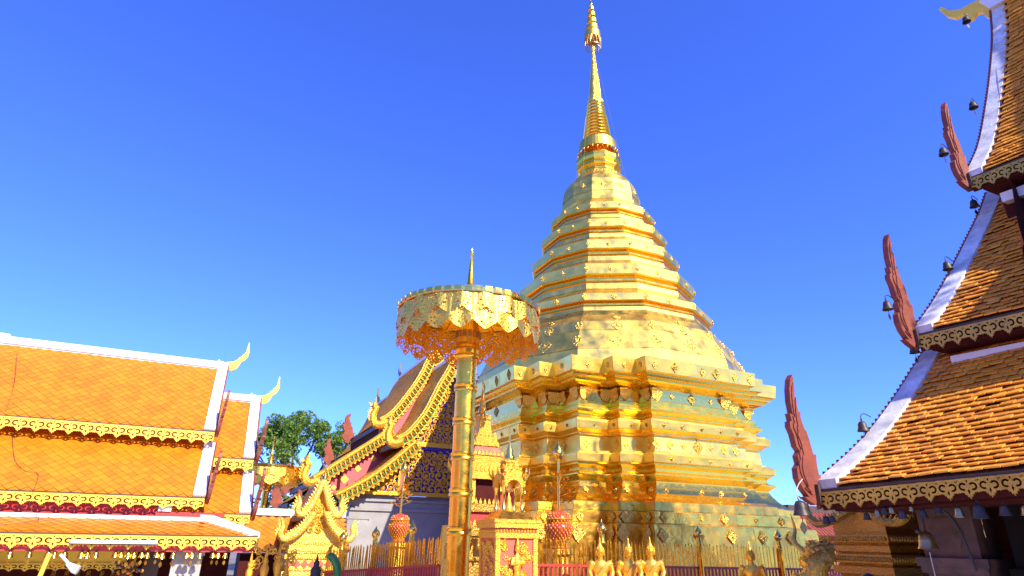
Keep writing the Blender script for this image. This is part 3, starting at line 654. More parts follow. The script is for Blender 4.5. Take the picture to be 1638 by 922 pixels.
# ------------------------------------------------------------------ right hall, three curved tiers
RC = Vector((5.939, 4.742, 0)); RE = Vector((-.15126, .98849, 0)); RN = Vector((.98849, .15126, 0)); UPV = Vector((0, 0, 1))
rhall = thing('hall_with_amber_roof', 'near hall with three steep curved tiers of amber tiles and white verges', 'building', (7.5, 2.5, GROUND))
RT = [([(0, 3.15), (.3, 3.33), (.67, 3.57), (1.02, 3.84), (1.49, 4.25), (2.0, 4.74), (2.3, 5.02)], lambda a: -.25*a, .04, 4.6),
      ([(1.65, 5.05), (2.0, 5.35), (2.52, 5.88), (3.13, 6.56), (3.62, 7.12), (4.0, 7.62)], lambda a: -.66-.25*(a-1.65), 0, 4.2),
      ([(2.92, 7.47), (3.41, 8.08), (3.9, 8.92), (4.38, 9.83), (4.83, 10.8), (5.1, 11.6)], lambda a: -1.33-.25*(a-2.92), 0, 3.8)]
def rpt(ti, a, z, s): return RC+RN*a+RE*(RT[ti][1](a)-s)+UPV*(z+RT[ti][2]*s)
tiles_right = []
TW, TC = .135, .098
for ti, (prof, off, lift, length) in enumerate(RT):
    pf = smoothline([(a, 0, z) for a, z in prof], 30); pf = [(a, z) for a, _, z in pf]
    L = plen(pf)
    # deck under the tiles
    n = 14; P = [interp(pf, i/n) for i in range(n+1)]
    mb = MB(); mb.grid([[rpt(ti, a, z, s) for s in (0.02, length)] for a, z in P]); mb.grid([[rpt(ti, a, z-.10, s) for s in (0.02, length)] for a, z in P]); mb.build('roof_deck', 'dark_wood', rhall)
    # white verge and its saw-edged red board
    mb = MB(); ww = (.20, .19, .17)[ti]
    for i in range(n):
        (a, z), (b, y) = P[i], P[i+1]
        mb.hexa([rpt(ti, a, z-.06, -.02), rpt(ti, a, z-.06, ww), rpt(ti, b, y-.06, ww), rpt(ti, b, y-.06, -.02), rpt(ti, a, z+.095, -.02), rpt(ti, a, z+.095, ww), rpt(ti, b, y+.095, ww), rpt(ti, b, y+.095, -.02)])
    mb.build('white_verge', 'white_plaster_worn', rhall)
    mb = MB()
    for i in range(n):
        (a, z), (b, y) = P[i], P[i+1]
        mb.hexa([rpt(ti, a, z-.2, -.06), rpt(ti, a, z-.2, -.021), rpt(ti, b, y-.2, -.021), rpt(ti, b, y-.2, -.06), rpt(ti, a, z+.07, -.06), rpt(ti, a, z+.07, -.021), rpt(ti, b, y+.07, -.021), rpt(ti, b, y+.07, -.06)])
    m2 = int(L/.085)
    for i in range(m2):
        a, z = interp(pf, (i+.2)/m2); mb.box(-.014, .014, -.016, .016, -.03, .03, frame(rpt(ti, a, z+.07, -.042), RN, RE, UPV))
    mb.build('bargeboard', 'red_wood', rhall)
    # eave: board, lace
    a0, z0 = prof[0]
    p = rpt(ti, a0-.01, z0-.02, 0); q = rpt(ti, a0-.01, z0-.02, length)
    x = (q-p)
    MB().hexa([p-UPV*.025, q-UPV*.025, q-UPV*.025+RN*.1, p-UPV*.025+RN*.1, p+UPV*.02, q+UPV*.02, q+UPV*.02+RN*.1, p+UPV*.02+RN*.1]).build('eave_board', 'dark_wood', rhall)
    nl = round(length/.165); xx = x/nl
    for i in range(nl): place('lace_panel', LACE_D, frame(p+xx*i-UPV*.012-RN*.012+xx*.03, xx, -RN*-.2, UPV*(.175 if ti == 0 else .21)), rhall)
    MB().hexa([p-UPV*.19+RN*.03, q-UPV*.19+RN*.03, q-UPV*.19+RN*.07, p-UPV*.19+RN*.07, p-UPV*.05+RN*.03, q-UPV*.05+RN*.03, q-UPV*.05+RN*.07, p-UPV*.05+RN*.07]).build('fascia', 'red_dark', rhall)
    # soffit and clerestory wall below
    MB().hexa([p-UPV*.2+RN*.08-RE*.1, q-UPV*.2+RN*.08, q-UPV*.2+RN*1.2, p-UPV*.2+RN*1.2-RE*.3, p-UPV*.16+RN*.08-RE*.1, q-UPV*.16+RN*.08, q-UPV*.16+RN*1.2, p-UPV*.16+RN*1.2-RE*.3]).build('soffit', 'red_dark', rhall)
    if ti:
        w0 = p+RN*.42-RE*.18; w1 = q+RN*.42
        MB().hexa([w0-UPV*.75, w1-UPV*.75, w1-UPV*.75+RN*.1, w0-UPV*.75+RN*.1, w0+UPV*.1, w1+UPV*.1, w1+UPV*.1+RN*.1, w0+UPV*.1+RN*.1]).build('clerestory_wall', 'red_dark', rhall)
        MB().hexa([w0-UPV*.42-RN*.22-RE*.05, w1-UPV*.42-RN*.22, w1-UPV*.38, w0-UPV*.38-RE*.05, w0-UPV*.28-RN*.22-RE*.05, w1-UPV*.28-RN*.22, w1-UPV*.22, w0-UPV*.22-RE*.05]).build('white_flashing', 'white_plaster', rhall)
    # tiles
    rows = int(L/TC)
    for r_ in range(rows+1):
        t = min(r_*TC/L, .999); a, z = interp(pf, t); a2, z2 = interp(pf, min(1, t+.03)); 
        if t+.03 > 1: a2, z2 = a+(a-interp(pf, t-.03)[0]), z+(z-interp(pf, t-.03)[1])
        d = Vector((a2-a, z2-z)).normalized(); nn = int((length-.3)/TW)
        for k in range(nn):
            s = .275+(k-(.5 if r_ % 2 else 0))*TW
            tiles_right.append((ti, a, z, s, d.x, d.y))
tm2 = MB(); w_, l_, t_ = TW*.475, TC*1.5, .018
tm2.hexa([(-w_, 0, .026), (w_, 0, .030), (w_, l_, -.010), (-w_, l_, -.010), (-w_, 0, .042), (w_, 0, .046), (w_, l_, .004), (-w_, l_, .004)])
TR = tm2.mesh('roof_tile', 'tile_amber')
def tileR(t):
    ti, a, z, s, dx, dz = t; v = (RN*dx+RE*(-.25*dx)+UPV*dz).normalized(); x = -RE+UPV*RT[ti][2]; nn = v.cross(x)*-1
    nn = x.cross(v).normalized()
    if nn.z < 0: nn = -nn
    tw = random.gauss(0, .05); tl_ = random.gauss(0, .04); lf = random.random()*.012
    xx = (x+nn*tw+v*random.gauss(0, .03)).normalized(); vv = (v+nn*tl_).normalized()
    return frame(rpt(ti, a, z, s)+nn*(.006+lf)-v*random.random()*.012, xx, vv, nn)
def frac(t):
    p = rpt(t[0], t[1], t[2], t[3])-Vector((0, 0, EYE)); zc = p.dot(fw)
    u, v = p.dot(cr)/zc*972+819, 461-p.dot(cu)/zc*972
    return (p.length if u < 1650 and -10 < v < 930 else 1e3)
tiles_right.sort(key=frac)
rest = MB()
for i, t in enumerate(tiles_right):
    M = tileR(t)
    if i < 300: place('roof_tile', TR, M, rhall)
    else: rest.add([M @ Vector(p) for p in tm2.v], tm2.f)
tag(rest.build('roof_tiles', 'tile_amber', rhall), kind='stuff')
# flame finials at the three eave corners
for ti, sc_, wd_ in ((0, 1.0, .95), (1, 1.12, .85), (2, 1.08, .8)):
    a0, z0 = RT[ti][0][0]; o_ = rpt(ti, a0, z0, -.04); ux = RN-RE*.25
    MB().prism(FLAME_SLIM, lambda u, v, d: o_+ux*(u*sc_*wd_+.05*v*ti)+UPV*v*sc_+RE*d, -.045, .02).build('flame_finial', 'red_wood', rhall)
    cl = [(-.17, .0), (-.19, .25), (-.13, .45), (-.17, .65), (-.17, .9), (-.165, 1.15)]      # carved spine, proud of the board
    for w_i, dd_, n_i in ((.62, -.058, 'flame_relief'), (.34, -.070, 'flame_relief')):
        P = []
        for u, v in FLAME_SLIM:
            vv = .08+v*(.86 if w_i > .5 else .72); cx_ = interp([(c[1], c[0]) for c in cl], min(1, max(0, v/1.2)))[1]; P.append((cx_+(u-cx_)*w_i, vv))
        MB().prism(P, lambda u, v, d: o_+ux*(u*sc_*wd_+.05*v*ti)+UPV*v*sc_+RE*d, dd_, -.044).build(n_i, 'red_wood', rhall)
    MB().box(-.06, .12, -.07, .05, -.15, .05, frame(o_, RN, RE, UPV)).build('corner_block', 'dark_wood', rhall)
# ridge with white moulding and golden chofa
p = rpt(2, 5.1, 11.6, -.05); q = rpt(2, 5.1, 11.6, 3.8)
MB().hexa([p-RN*.12-UPV*.05, q-RN*.12-UPV*.05, q+RN*.12-UPV*.05, p+RN*.12-UPV*.05, p-RN*.1+UPV*.22, q-RN*.1+UPV*.22, q+RN*.1+UPV*.22, p+RN*.1+UPV*.22]).build('ridge_cap', 'white_plaster', rhall)
MB().prism([(0, 0), (.1, .22), (-.1, .30), (-.3, .42), (-.7, .50), (-1.2, .45), (-1.2, -.02)], lambda u, v, d: p+RE*u+UPV*v+RN*d, -.09, .09).build('ridge_curl', 'white_plaster', rhall)
MB().prism([(-.04, -.22), (.04, -.20), (.10, -.08), (.10, .02), (.2, .06), (.26, .0), (.33, .0), (.36, .08), (.30, .14), (.38, .20), (.50, .20), (.62, .35), (.7, .6), (.64, .6), (.54, .42), (.40, .33), (.2, .32), (-.05, .28)], lambda u, v, d: p+RE*u*1.0+UPV*v+RN*d, -.05, .05).build('chofa', 'gold_paint', rhall)
# far slopes and walls that close the building
MB().grid([[rpt(2, 5.1, 11.6, s) for s in (-.02, 3.8)], [rpt(2, 5.1, 11.6, s)+RN*2.2-UPV*4.1 for s in (-.02, 3.8)], [rpt(2, 5.1, 11.6, s)+RN*5.2-UPV*8.4 for s in (-.3, 3.8)]]).build('back_slope', 'tile_amber', rhall)
MB().box(0, .2, 0, 4.2, GROUND, 3.0, frame(RC+RN*3.3-RE*4.6, RN, RE, UPV)).build('inner_wall', 'red_dark', rhall)
MB().box(0, 3.2, 0, .2, GROUND, 3.0, frame(RC+RN*.9-RE*4.6, RN, RE, UPV)).build('inner_wall', 'red_dark', rhall)
g0 = RC-RE*1.75
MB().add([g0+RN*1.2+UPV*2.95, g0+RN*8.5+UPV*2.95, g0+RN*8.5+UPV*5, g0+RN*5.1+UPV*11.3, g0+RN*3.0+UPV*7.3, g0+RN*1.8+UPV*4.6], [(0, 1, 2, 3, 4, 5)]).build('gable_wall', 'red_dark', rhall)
MB().box(0, .15, -4.6, -.95, GROUND, 3.0, frame(RC+RN*1.35, RN, RE, UPV)).build('inner_wall', 'red_dark', rhall)
# unseen taller middle bay beyond the frame, its slopes raised to shade the visible ones
for ti, h0, h1 in ((1, .92, .55), (2, .72, .95)):
    prof = RT[ti][0]; n = len(prof)
    P = [[rpt(ti, a-.05, z+lerp(h0, h1, i/(n-1)), s) for s in (1.8, 6.5)] for i, (a, z) in enumerate(prof)]
    mb = MB(); mb.grid(P); mb.grid([[p_-UPV*.12 for p_ in r_] for r_ in P]); mb.grid([[r_[0], r_[0]-UPV*.12] for r_ in P]); mb.build('middle_bay_slope', 'tile_amber', rhall)
    mb = MB()
    for r0_, r1_ in zip(P, P[1:]): mb.hexa([r0_[0]-UPV*.05, r0_[0]-UPV*.05-RE*.18, r1_[0]-UPV*.05-RE*.18, r1_[0]-UPV*.05, r0_[0]+UPV*.05, r0_[0]+UPV*.05-RE*.18, r1_[0]+UPV*.05-RE*.18, r1_[0]+UPV*.05])
    mb.build('white_verge', 'white_plaster_worn', rhall)
    mb = MB(); mb.grid([[r_[0]-RE*.05-UPV*.1, r_[0]-RE*.05-UPV*(lerp(h0, h1, i/(n-1))+.2)] for i, r_ in enumerate(P)]); mb.build('bay_gable', 'red_dark', rhall)
# column
col_ = thing('marble_column', 'veined purplish marble column with capital under the near hall eave', 'column', (6.95, 4.05, GROUND))
Mc = frame((6.93, 4.0, 0), RN, RE, UPV)
for z0, z1, r_ in ((GROUND, 2.36, .25), (2.36, 2.42, .29), (2.42, 2.5, .31), (2.5, 3.05, .245)):
    MB().box(-r_, r_, -r_, r_, z0, z1, Mc).build('shaft' if z0 == GROUND else 'capital_block', 'marble_pink', col_)
MB().prism([(-.10, .14), (.10, .14), (.16, 0), (.10, -.14), (-.10, -.14), (-.16, 0)], lambda u, v, d: Mc @ Vector((-.245-d, -u*.9, 2.73+v)), 0, .012).build('plaque', 'marble_pink', col_)
sg = thing('framed_notice', 'pale framed notice board fixed to the marble column', 'sign', (6.6, 4.0, 2.2))
MB().box(-.30, -.272, -.21, .21, 1.9, 2.25, Mc).build('board', 'sign_face', sg)
for a in ((-.235, .235, 2.25, 2.275), (-.235, .235, 1.875, 1.90), (-.235, -.21, 1.90, 2.25), (.21, .235, 1.90, 2.25)): MB().box(-.312, -.27, a[0], a[1], a[2], a[3], Mc).build('frame_strip', 'white_plaster_worn', sg)
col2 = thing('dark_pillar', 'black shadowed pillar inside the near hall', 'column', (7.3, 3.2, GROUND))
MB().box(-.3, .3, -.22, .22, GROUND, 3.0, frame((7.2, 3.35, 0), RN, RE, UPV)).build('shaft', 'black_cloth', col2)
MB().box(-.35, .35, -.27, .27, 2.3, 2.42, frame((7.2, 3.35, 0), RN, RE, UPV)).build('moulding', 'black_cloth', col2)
# bells under the near eave
EB = [(-.01, 2.93, .9, 'bronze', 0), (-.08, 2.93, .7, 'bronze', 0), (-.44, 2.95, .75, 'bronze', 0), (-.55, 2.98, .7, 'bronze_gold', 0), (-.62, 3.0, .8, 'bronze', 0), (-.69, 3.0, .65, 'bronze_gold', 0), (-.78, 2.97, .9, 'bronze', 0), (-.87, 3.0, .5, 'bronze_gold', 1), (-.96, 2.97, .85, 'bronze', 0), (-1.1, 2.99, .7, 'bronze', 0), (-1.26, 2.98, .95, 'bronze_gold', 0), (-1.42, 3.0, 1.35, 'bronze', 1), (-1.61, 2.99, 1.0, 'bronze', 0), (-1.76, 2.98, .9, 'bronze_gold', 0)]
EL = ['small dark bell at the far corner of the near hall eave', 'second small bell from the far corner of the near hall eave', 'dark bell under the near hall eave above the carved gold shrine', 'brassy bell left of a dark bell over the carved gold shrine', 'dark bell between two brassy bells under the near hall eave', 'small brassy bell left of the widest lace gap over the shrine', 'larger dark bell hanging just right of a small brassy bell', 'tiny brass bell with a gold leaf clapper under the near eave', 'dark bell just right of the tiny brass leaf-clapper bell', 'small dark bell hanging in front of the marble column', 'shiny brass bell hanging before the right side of the marble column', 'largest dark bell with a big gold leaf clapper under the near eave', 'dark bell right of the largest bell, before the black pillar', 'brassy bell near the right edge of the picture under the eave']
for (s, z, sc_, m_, lf), lb in zip(EB, EL):
    bell(RC+RN*.02+RE*s+UPV*(z-.045), sc_*.78, m_, lb, 'bells under the near hall eave', bool(lf), 'bronze_gold' if lf else None, random.random())
# bells on curved hooks along the verges
VB = [(0, .98, 3.92, 'bell on a curved wire beside the lowest white verge'), (0, 2.12, 5.0, 'bell on a wire at the top of the lowest white verge'), (1, 1.45, 5.42, 'bell hung on the outer side of the middle red finial'), (1, 2.75, 6.2, 'bell on a wire halfway up the middle white verge'), (1, 3.72, 7.4, 'bell on a wire at the top of the middle white verge'), (2, 2.72, 7.86, 'bell hung on the outer side of the topmost red finial'), (2, 3.75, 9.0, 'bell on a wire halfway up the topmost white verge'), (2, 4.35, 11.0, 'bell hanging below the golden ridge finial')]
for ti, a, z, lb in VB:
    o_ = RC+RN*a+RE*(RT[ti][1](a)+.05)+UPV*z
    b_ = bell(o_-RN*.18+UPV*.02, 1.0, 'bronze', lb+' of the near hall', 'bells along the near hall verges', True)
    MB().tube(smoothline([o_-RN*.18+UPV*.02, o_-RN*.17+UPV*.09, o_-RN*.08+UPV*.12, o_+RN*.06+UPV*.10], 10), .006, 5).build('bracket_wire', 'iron', b_)
o_ = RC-RN*.40+UPV*3.02
b_ = bell(o_, 1.25, 'bronze', 'dark bell with broad leaf clapper hung by pale string from lowest red finial', 'bells along the near hall verges', True)
MB().tube(smoothline([o_, o_-RN*.03+UPV*.08, o_+RN*.03+UPV*.16, o_+RN*.12+UPV*.22], 8), .005, 5).build('string', 'white_plaster_worn', b_)
# big temple bell in front of the column
bb = thing('temple_bell', 'big old bronze temple bell hanging beside the marble column', 'bell', (6.55, 3.98, 2.5))
MB().lathe([(.015, 0), (.04, -.008), (.062, -.04), (.074, -.09), (.082, -.135), (.092, -.158), (.08, -.162), (.06, -.08)], 20, (6.45, 4.03, 2.74)).build('body', 'bronze_gold', bb, smooth=50)
MB().tube([(6.45, 4.03, 2.73), (6.45, 4.03, 2.9), (6.50, 4.02, 3.0)], .012, 6).build('hanger', 'iron', bb)
MB().tube(smoothline([(6.50, 4.02, 3.0), (6.56, 3.86, 2.92), (6.60, 3.78, 2.72), (6.62, 3.74, 2.4)], 10), .012, 6).build('curved_bracket', 'iron', bb)
MB().ball((6.42, 4.08, 2.74), .028, 10, 6).build('knob', 'iron', bb)
MB().tube([(6.45, 4.03, 2.55), (6.46, 4.03, 2.1)], .004, 4).build('pull_cord', 'white_plaster_worn', bb)

# ------------------------------------------------------------------ viharn with tracery gable
VX = 7.66
vih = thing('viharn', 'ornate prayer hall with gilded tracery gable and stacked brown tile roofs', 'building', (VX, 24, GROUND))
fU = [(7.66, 8.95), (7.42, 8.30), (7.12, 7.75), (6.92, 7.28), (6.65, 6.68), (6.32, 6.19), (6.0, 5.83), (5.68, 5.66)]
fL = [(6.35, 5.62), (6.0, 5.28), (5.51, 4.83), (5.0, 4.42), (4.5, 4.1), (3.84, 3.74)]
s_ = 23.4/22.5
mU = [(7.66, 9.75)]+[(x*s_, 2.6+(z-2.6)*s_) for x, z in [(7.12, 9.1), (6.86, 8.45), (6.56, 7.89), (6.18, 7.29), (5.8, 6.79), (5.42, 6.50)]]
mL = [(x*s_, 2.6+(z-2.6)*s_) for x, z in [(5.85, 6.25), (5.4, 5.88), (4.99, 5.57), (4.23, 5.02), (3.6, 4.55), (3.30, 4.36)]]
def vroof(prof, y0, y1, deck='tile_brown', lift=.06):
    pf = [(x, z) for x, _, z in smoothline([(x, 0, z) for x, z in prof], 16)]
    for sg_ in (1, -1):
        X = lambda x: x if sg_ == 1 else 2*VX-x
        mb = MB(); mb.grid([[(X(x), y0, z+lift), (X(x), y1, z+lift)] for x, z in pf]); mb.grid([[(X(x), y0, z-.06), (X(x), y1, z-.06)] for x, z in pf])
        mb.grid([[(X(x), y1, z-.06), (X(x), y1, z+lift)] for x, z in pf]); mb.build('roof_slope', 'dark_wood', vih)
        # courses of small tiles as stepped strips
        L = plen(pf); n = int(L/.11); tb = MB()
        for i in range(n):
            (x, z), (x2, z2) = interp(pf, i/n), interp(pf, (i+1.25)/n if i < n-1 else 1)
            d = Vector((x2-x, z2-z)).normalized(); nx, nz = -d.y, d.x
            if nz < 0: nx, nz = -nx, -nz
            h0, h1 = lift+.006, lift+.030
            ys = y0+.06; off = (.07 if i % 2 else 0)
            while ys < y1:
                ye = min(ys+.14-off, y1)-.006; off = 0
                j = random.uniform(-.004, .004)
                tb.hexa([(X(x2+nx*h1), ys, z2+nz*(h1+j)), (X(x2+nx*h1), ye, z2+nz*(h1+j)), (X(x+nx*h0), ye, z+nz*(h0+j)), (X(x+nx*h0), ys, z+nz*(h0+j)),
                         (X(x2+nx*(h1+.012)), ys, z2+nz*(h1+.012+j)), (X(x2+nx*(h1+.012)), ye, z2+nz*(h1+.012+j)), (X(x+nx*(h0+.012)), ye, z+nz*(h0+.012+j)), (X(x+nx*(h0+.012)), ys, z+nz*(h0+.012+j))])
                ys = ye+.006
            if sg_ == -1: break
        if sg_ == 1:
            tag(tb.build('roof_tiles', 'tile_brown', vih), kind='stuff')
        ex, ez = pf[-1]
        MB().hexa([(X(ex-.04), y0, ez-.16), (X(ex+.06), y0, ez-.16), (X(ex+.06), y1, ez-.16), (X(ex-.04), y1, ez-.16), (X(ex-.04), y0, ez+.02), (X(ex+.06), y0, ez+.02), (X(ex+.06), y1, ez+.02), (X(ex-.04), y1, ez+.02)]).build('eave_board', 'dark_wood', vih)
    return pf
def barge(pf, y, wd_=.25, hook=True, green='green_glass', hs_=1.0):
    """gilded naga bargeboard: mirror-glass backing, two rails, zigzag teeth and a crested head that rears at the foot"""
    for sg_ in (1, -1):
        X = lambda x: x if sg_ == 1 else 2*VX-x
        L = plen(pf); n = int(L/.17); pts = [interp(pf, i/n) for i in range(n+1)]
        nr = []
        for i in range(n+1):
            a, b = pts[max(0, i-1)], pts[min(n, i+1)]; d = Vector((b[0]-a[0], b[1]-a[1])).normalized(); nx, nz = d.y, -d.x
            if nz > 0: nx, nz = -nx, -nz
            nr.append((nx, nz))
        bk = MB(); bk.grid([[(X(p[0]), y, p[1]+.08), (X(p[0]+q[0]*wd_), y, p[1]+.08+q[1]*wd_)] for p, q in zip(pts, nr)])
        bb_ = bk.build('bargeboard', green, vih)
        rl = MB()
        rl.tube([(X(p[0]), y-.03, p[1]+.09) for p in pts], .055, 6); rl.tube([(X(p[0]+q[0]*wd_), y-.03, p[1]+.08+q[1]*wd_) for p, q in zip(pts, nr)], .03, 5)
        rl.tube([(X(p[0]-q[0]*.08), y+.05, p[1]+.09-q[1]*.08) for p, q in zip(pts, nr)], .04, 5)
        rl.build('rail', 'gold_carved', bb_)
        zz = MB()
        for i in range(n):
            p0, p1, q0, q1 = pts[i], pts[i+1], nr[i], nr[i+1]; mx_ = ((p0[0]+p1[0])/2+q0[0]*wd_, (p0[1]+p1[1])/2+.08+q0[1]*wd_)
            zz.tube([(X(p0[0]), y-.025, p0[1]+.08), (X(mx_[0]), y-.025, mx_[1]), (X(p1[0]), y-.025, p1[1]+.08)], .042, 4)
            # hanging leaf tooth
            zz.add([(X(p0[0]+q0[0]*wd_), y-.02, p0[1]+.08+q0[1]*wd_), (X(p1[0]+q1[0]*wd_), y-.02, p1[1]+.08+q1[1]*wd_), (X(mx_[0]+q0[0]*.11), y-.03, mx_[1]+q0[1]*.11)], [(0, 1, 2)])
        zz.build('zigzag_trim', 'gold_carved', bb_)
        if hook:
            ex, ez = pts[-1]
            hp = smoothline([(ex+.15, y-.04, ez+.0), (ex-.12, y-.04, ez-.10), (ex-.30, y-.04, ez+.02), (ex-.33, y-.04, ez+.28*hs_), (ex-.26, y-.04, ez+.50*hs_), (ex-.32, y-.04, ez+.66*hs_), (ex-.27, y-.04, ez+.95*hs_)], 16)
            hd_ = MB(); hd_.tube([(X(a), b, c) for a, b, c in hp], [.15, .16, .16, .15, .15, .14, .14, .13, .13, .12, .12, .13, .13, .11, .07, .04, .01], 8)
            for i in range(3, 14):
                a, b, c = hp[i]; hd_.add([(X(a-.10), b, c-.07), (X(a-.10), b, c+.07), (X(a-.24), b-.0, c+.10), (X(a-.1), b+.05, c)], [(0, 2, 1), (1, 2, 3), (3, 2, 0)])
            hd_.build('naga_head', 'gold_carved', vih)
pfU = vroof(fU, 21.0, 23.5); pfL = vroof(fL, 21.0, 24.5); pmU = vroof(mU, 23.4, 28.6); pmL = vroof(mL, 23.4, 29.6)
barge(pfU, 20.95); barge(pfL, 20.95, hook=False); barge(pmU, 23.35); barge(pmL, 23.35)
# a third, lower bay behind
vroof([(x, z-.55) for x, z in mU], 28.7, 33); vroof([(x, z-.5) for x, z in mL], 29.7, 33)
# red walls between tiers
for X0, X1, ya, yb, za, zb in ((4.3, 4.42, 23.6, 29.5, GROUND, 5.1),):
    MB().box(X0, X1, ya, yb, za, zb).build('side_wall', 'red_dark', vih)
MB().add([(5.68, 23.6, 6.6), (5.68, 29.0, 6.6), (5.75, 29.0, 5.7), (5.75, 23.6, 5.7)], [(0, 1, 2, 3)]).build('clerestory_wall', 'red_dark', vih)
def gable_face(prof, y, zb, m, name):
    pts = [(x, z-.02) for x, z in prof]; poly = pts+[(pts[-1][0], zb), (2*VX-pts[-1][0], zb)]+[(2*VX-x, z) for x, z in pts[::-1]]
    MB().prism(poly, lambda u, v, d: (u, y+d, v), 0, .08).build(name, m, vih)
gable_face(mU, 23.5, 6.0, 'pink_wall', 'gable_wall'); 
MB().prism([(mL[0][0], mL[0][1]), (mL[1][0], mL[1][1]), (mL[3][0], mL[3][1]), (mL[-1][0], mL[-1][1]), (mL[-1][0]+.3, 3.6), (7.0, 3.6), (7.0, 6.4)], lambda u, v, d: (u, 23.62+d, v), 0, .08).build('gable_wall', 'pink_wall', vih)
# pale lozenges painted gold on the pink wall
for (x, z, s) in ((4.55, 4.55, .16), (5.0, 4.95, .13), (5.55, 5.35, .12), (4.2, 4.25, .1)):
    MB().prism([(s, 0), (0, s), (-s, 0), (0, -s)], lambda u, v, d: (x+u, 23.6+d, z+v), 0, .02).build('lozenge_ornament', 'gold_paint', vih)
gable_face(fU, 21.35, 5.5, 'blue_glass', 'gable_panel')
MB().prism([(6.4, 5.6), (6.0, 5.2), (5.4, 4.7), (5.0, 4.35), (4.62, 4.0), (2*VX-4.62, 4.0), (2*VX-6.4, 5.6)], lambda u, v, d: (u, 21.42+d, v), 0, .08).build('gable_panel', 'blue_glass', vih)
for x0, x1, z0, z1, y in ((5.4, 9.9, 5.60, 5.76, 21.25), (4.6, 10.7, 3.93, 4.06, 21.3)): MB().box(x0, x1, y, y+.1, z0, z1).build('tracery_beam', 'gold_carved', vih)
for x in (5.95, 6.12): MB().box(x-.03, x+.03, 21.28, 21.36, 4.06, 5.3).build('tracery_mullion', 'gold_carved', vih)
MB().box(5.985, 6.085, 21.31, 21.36, 4.06, 5.3).build('mullion_panel', 'pink_panel', vih)
# gilded scrolls, each a spiral stem with leaves
def scroll_mesh(turn=1.6):
    mb = MB(); P = []
    for i in range(26):
        t = i/25; a = turn*2*math.pi*(1-t)+.3; r_ = .05+.95*t**.9; P.append((r_*math.cos(a), 0, r_*math.sin(a)))
    mb.tube(P, [.13+.14*math.sin(math.pi*min(1, i/20)) for i in range(26)], 5)
    for i in (8, 11, 14, 17, 20, 23):
        p = Vector(P[i]); o_ = p.normalized(); tn = (Vector(P[min(i+1, 25)])-Vector(P[i-1])).normalized()
        mb.add([p-tn*.16, p+tn*.16, p+o_*.42+tn*.28, p+o_*.16+tn*.12+Vector((0, -.2, 0))], [(0, 1, 3), (1, 2, 3), (2, 0, 3)])
    mb.ball((0, 0, 0), (.22, .18, .22), 8, 5)
    return mb.mesh('scroll', 'gold_carved', 60)
SCR = [scroll_mesh(1.6), scroll_mesh(1.25)]
def in_up(x, z): 
    for (xa, za), (xb, zb) in zip(fU, fU[1:]):
        if zb <= z <= za: return x > lerp(xa, xb, (za-z)/(za-zb))+.22
    return False
def in_lo(x, z):
    for (xa, za), (xb, zb) in zip(fL, fL[1:]):
        if zb <= z <= za: return x > lerp(xa, xb, (za-z)/(za-zb))+.2
    return z > 5.5
def add_scroll(x, z, s, y):
    k = random.random(); place('scroll', random.choice(SCR), Matrix.Translation((x, y, z)) @ Matrix.Rotation(random.uniform(0, 6.28), 4, 'Y') @ Matrix.Scale(s*(1 if k < .5 else -1), 4, (1, 0, 0)) @ Matrix.Scale(s, 4, (0, 0, 1)) @ Matrix.Scale(s, 4, (0, 1, 0)), vih)
z = 5.86
while z < 8.4:
    x = 5.7
    while x < 9.0:
        if in_up(x, z) and in_up(x, z+.1): add_scroll(x+random.uniform(-.03, .03), z, random.uniform(.13, .17), 21.30)
        x += .235
    z += .225
z = 4.18
while z < 5.5:
    x = 4.7
    while x < 8.8:
        if in_lo(x-.05, z) and in_lo(x, z+.1) and not 5.93 < x < 6.14: add_scroll(x, z, random.uniform(.13, .18), 21.36)
        x += .245
    z += .23
# masonry below
MB().box(4.42, 10.9, 21.5, 23.5, GROUND, 3.93).build('front_wall', 'stone_grey', vih)
MB().box(4.36, 10.96, 21.44, 21.499, 3.42, 3.52).build('string_course', 'stone_grey', vih)
MB().box(4.36, 10.96, 21.43, 21.499, 3.72, 3.80).build('string_course', 'stone_grey', vih)
MB().box(4.38, 5.05, 21.46, 21.499, GROUND, 3.15).build('pilaster', 'stone_grey', vih); MB().box(4.34, 5.1, 21.44, 21.499, 3.15, 3.22).build('pilaster', 'stone_grey', vih)
# finials on ridges and eave corners
for x, y, z, s in ((VX, 28.5, 9.72, .9), (VX, 32.5, 9.2, 1.0)): 
    flat(CHOFA, 'chofa', vih, (x, y, z), (0, 1, 0), (0, 0, 1), .1, 'bronze', s)
MB().box(VX-.12, VX+.12, 23.4, 28.6, 9.66, 9.86).build('ridge_cap', 'white_plaster', vih); MB().box(VX-.1, VX+.1, 21.0, 23.4, 8.92, 9.06).build('ridge_cap', 'white_plaster', vih)
MB().box(VX-.1, VX+.1, 28.7, 33, 9.15, 9.3).build('ridge_cap', 'white_plaster', vih)
for (x, z), y in (((pmU[-1][0], pmU[-1][1]), 28.6), ((pmL[-1][0], pmL[-1][1]), 29.6), ((pmU[-1][0], pmU[-1][1]-.55), 33), ((pmL[-1][0], pmL[-1][1]-.5), 33)):
    flat([(u*1.9, v) for u, v in FLAME], 'flame_finial', vih, (x-.02, y, z), (1, .35, 0), (0, 0, 1), .07, 'red_wood_worn', .95)

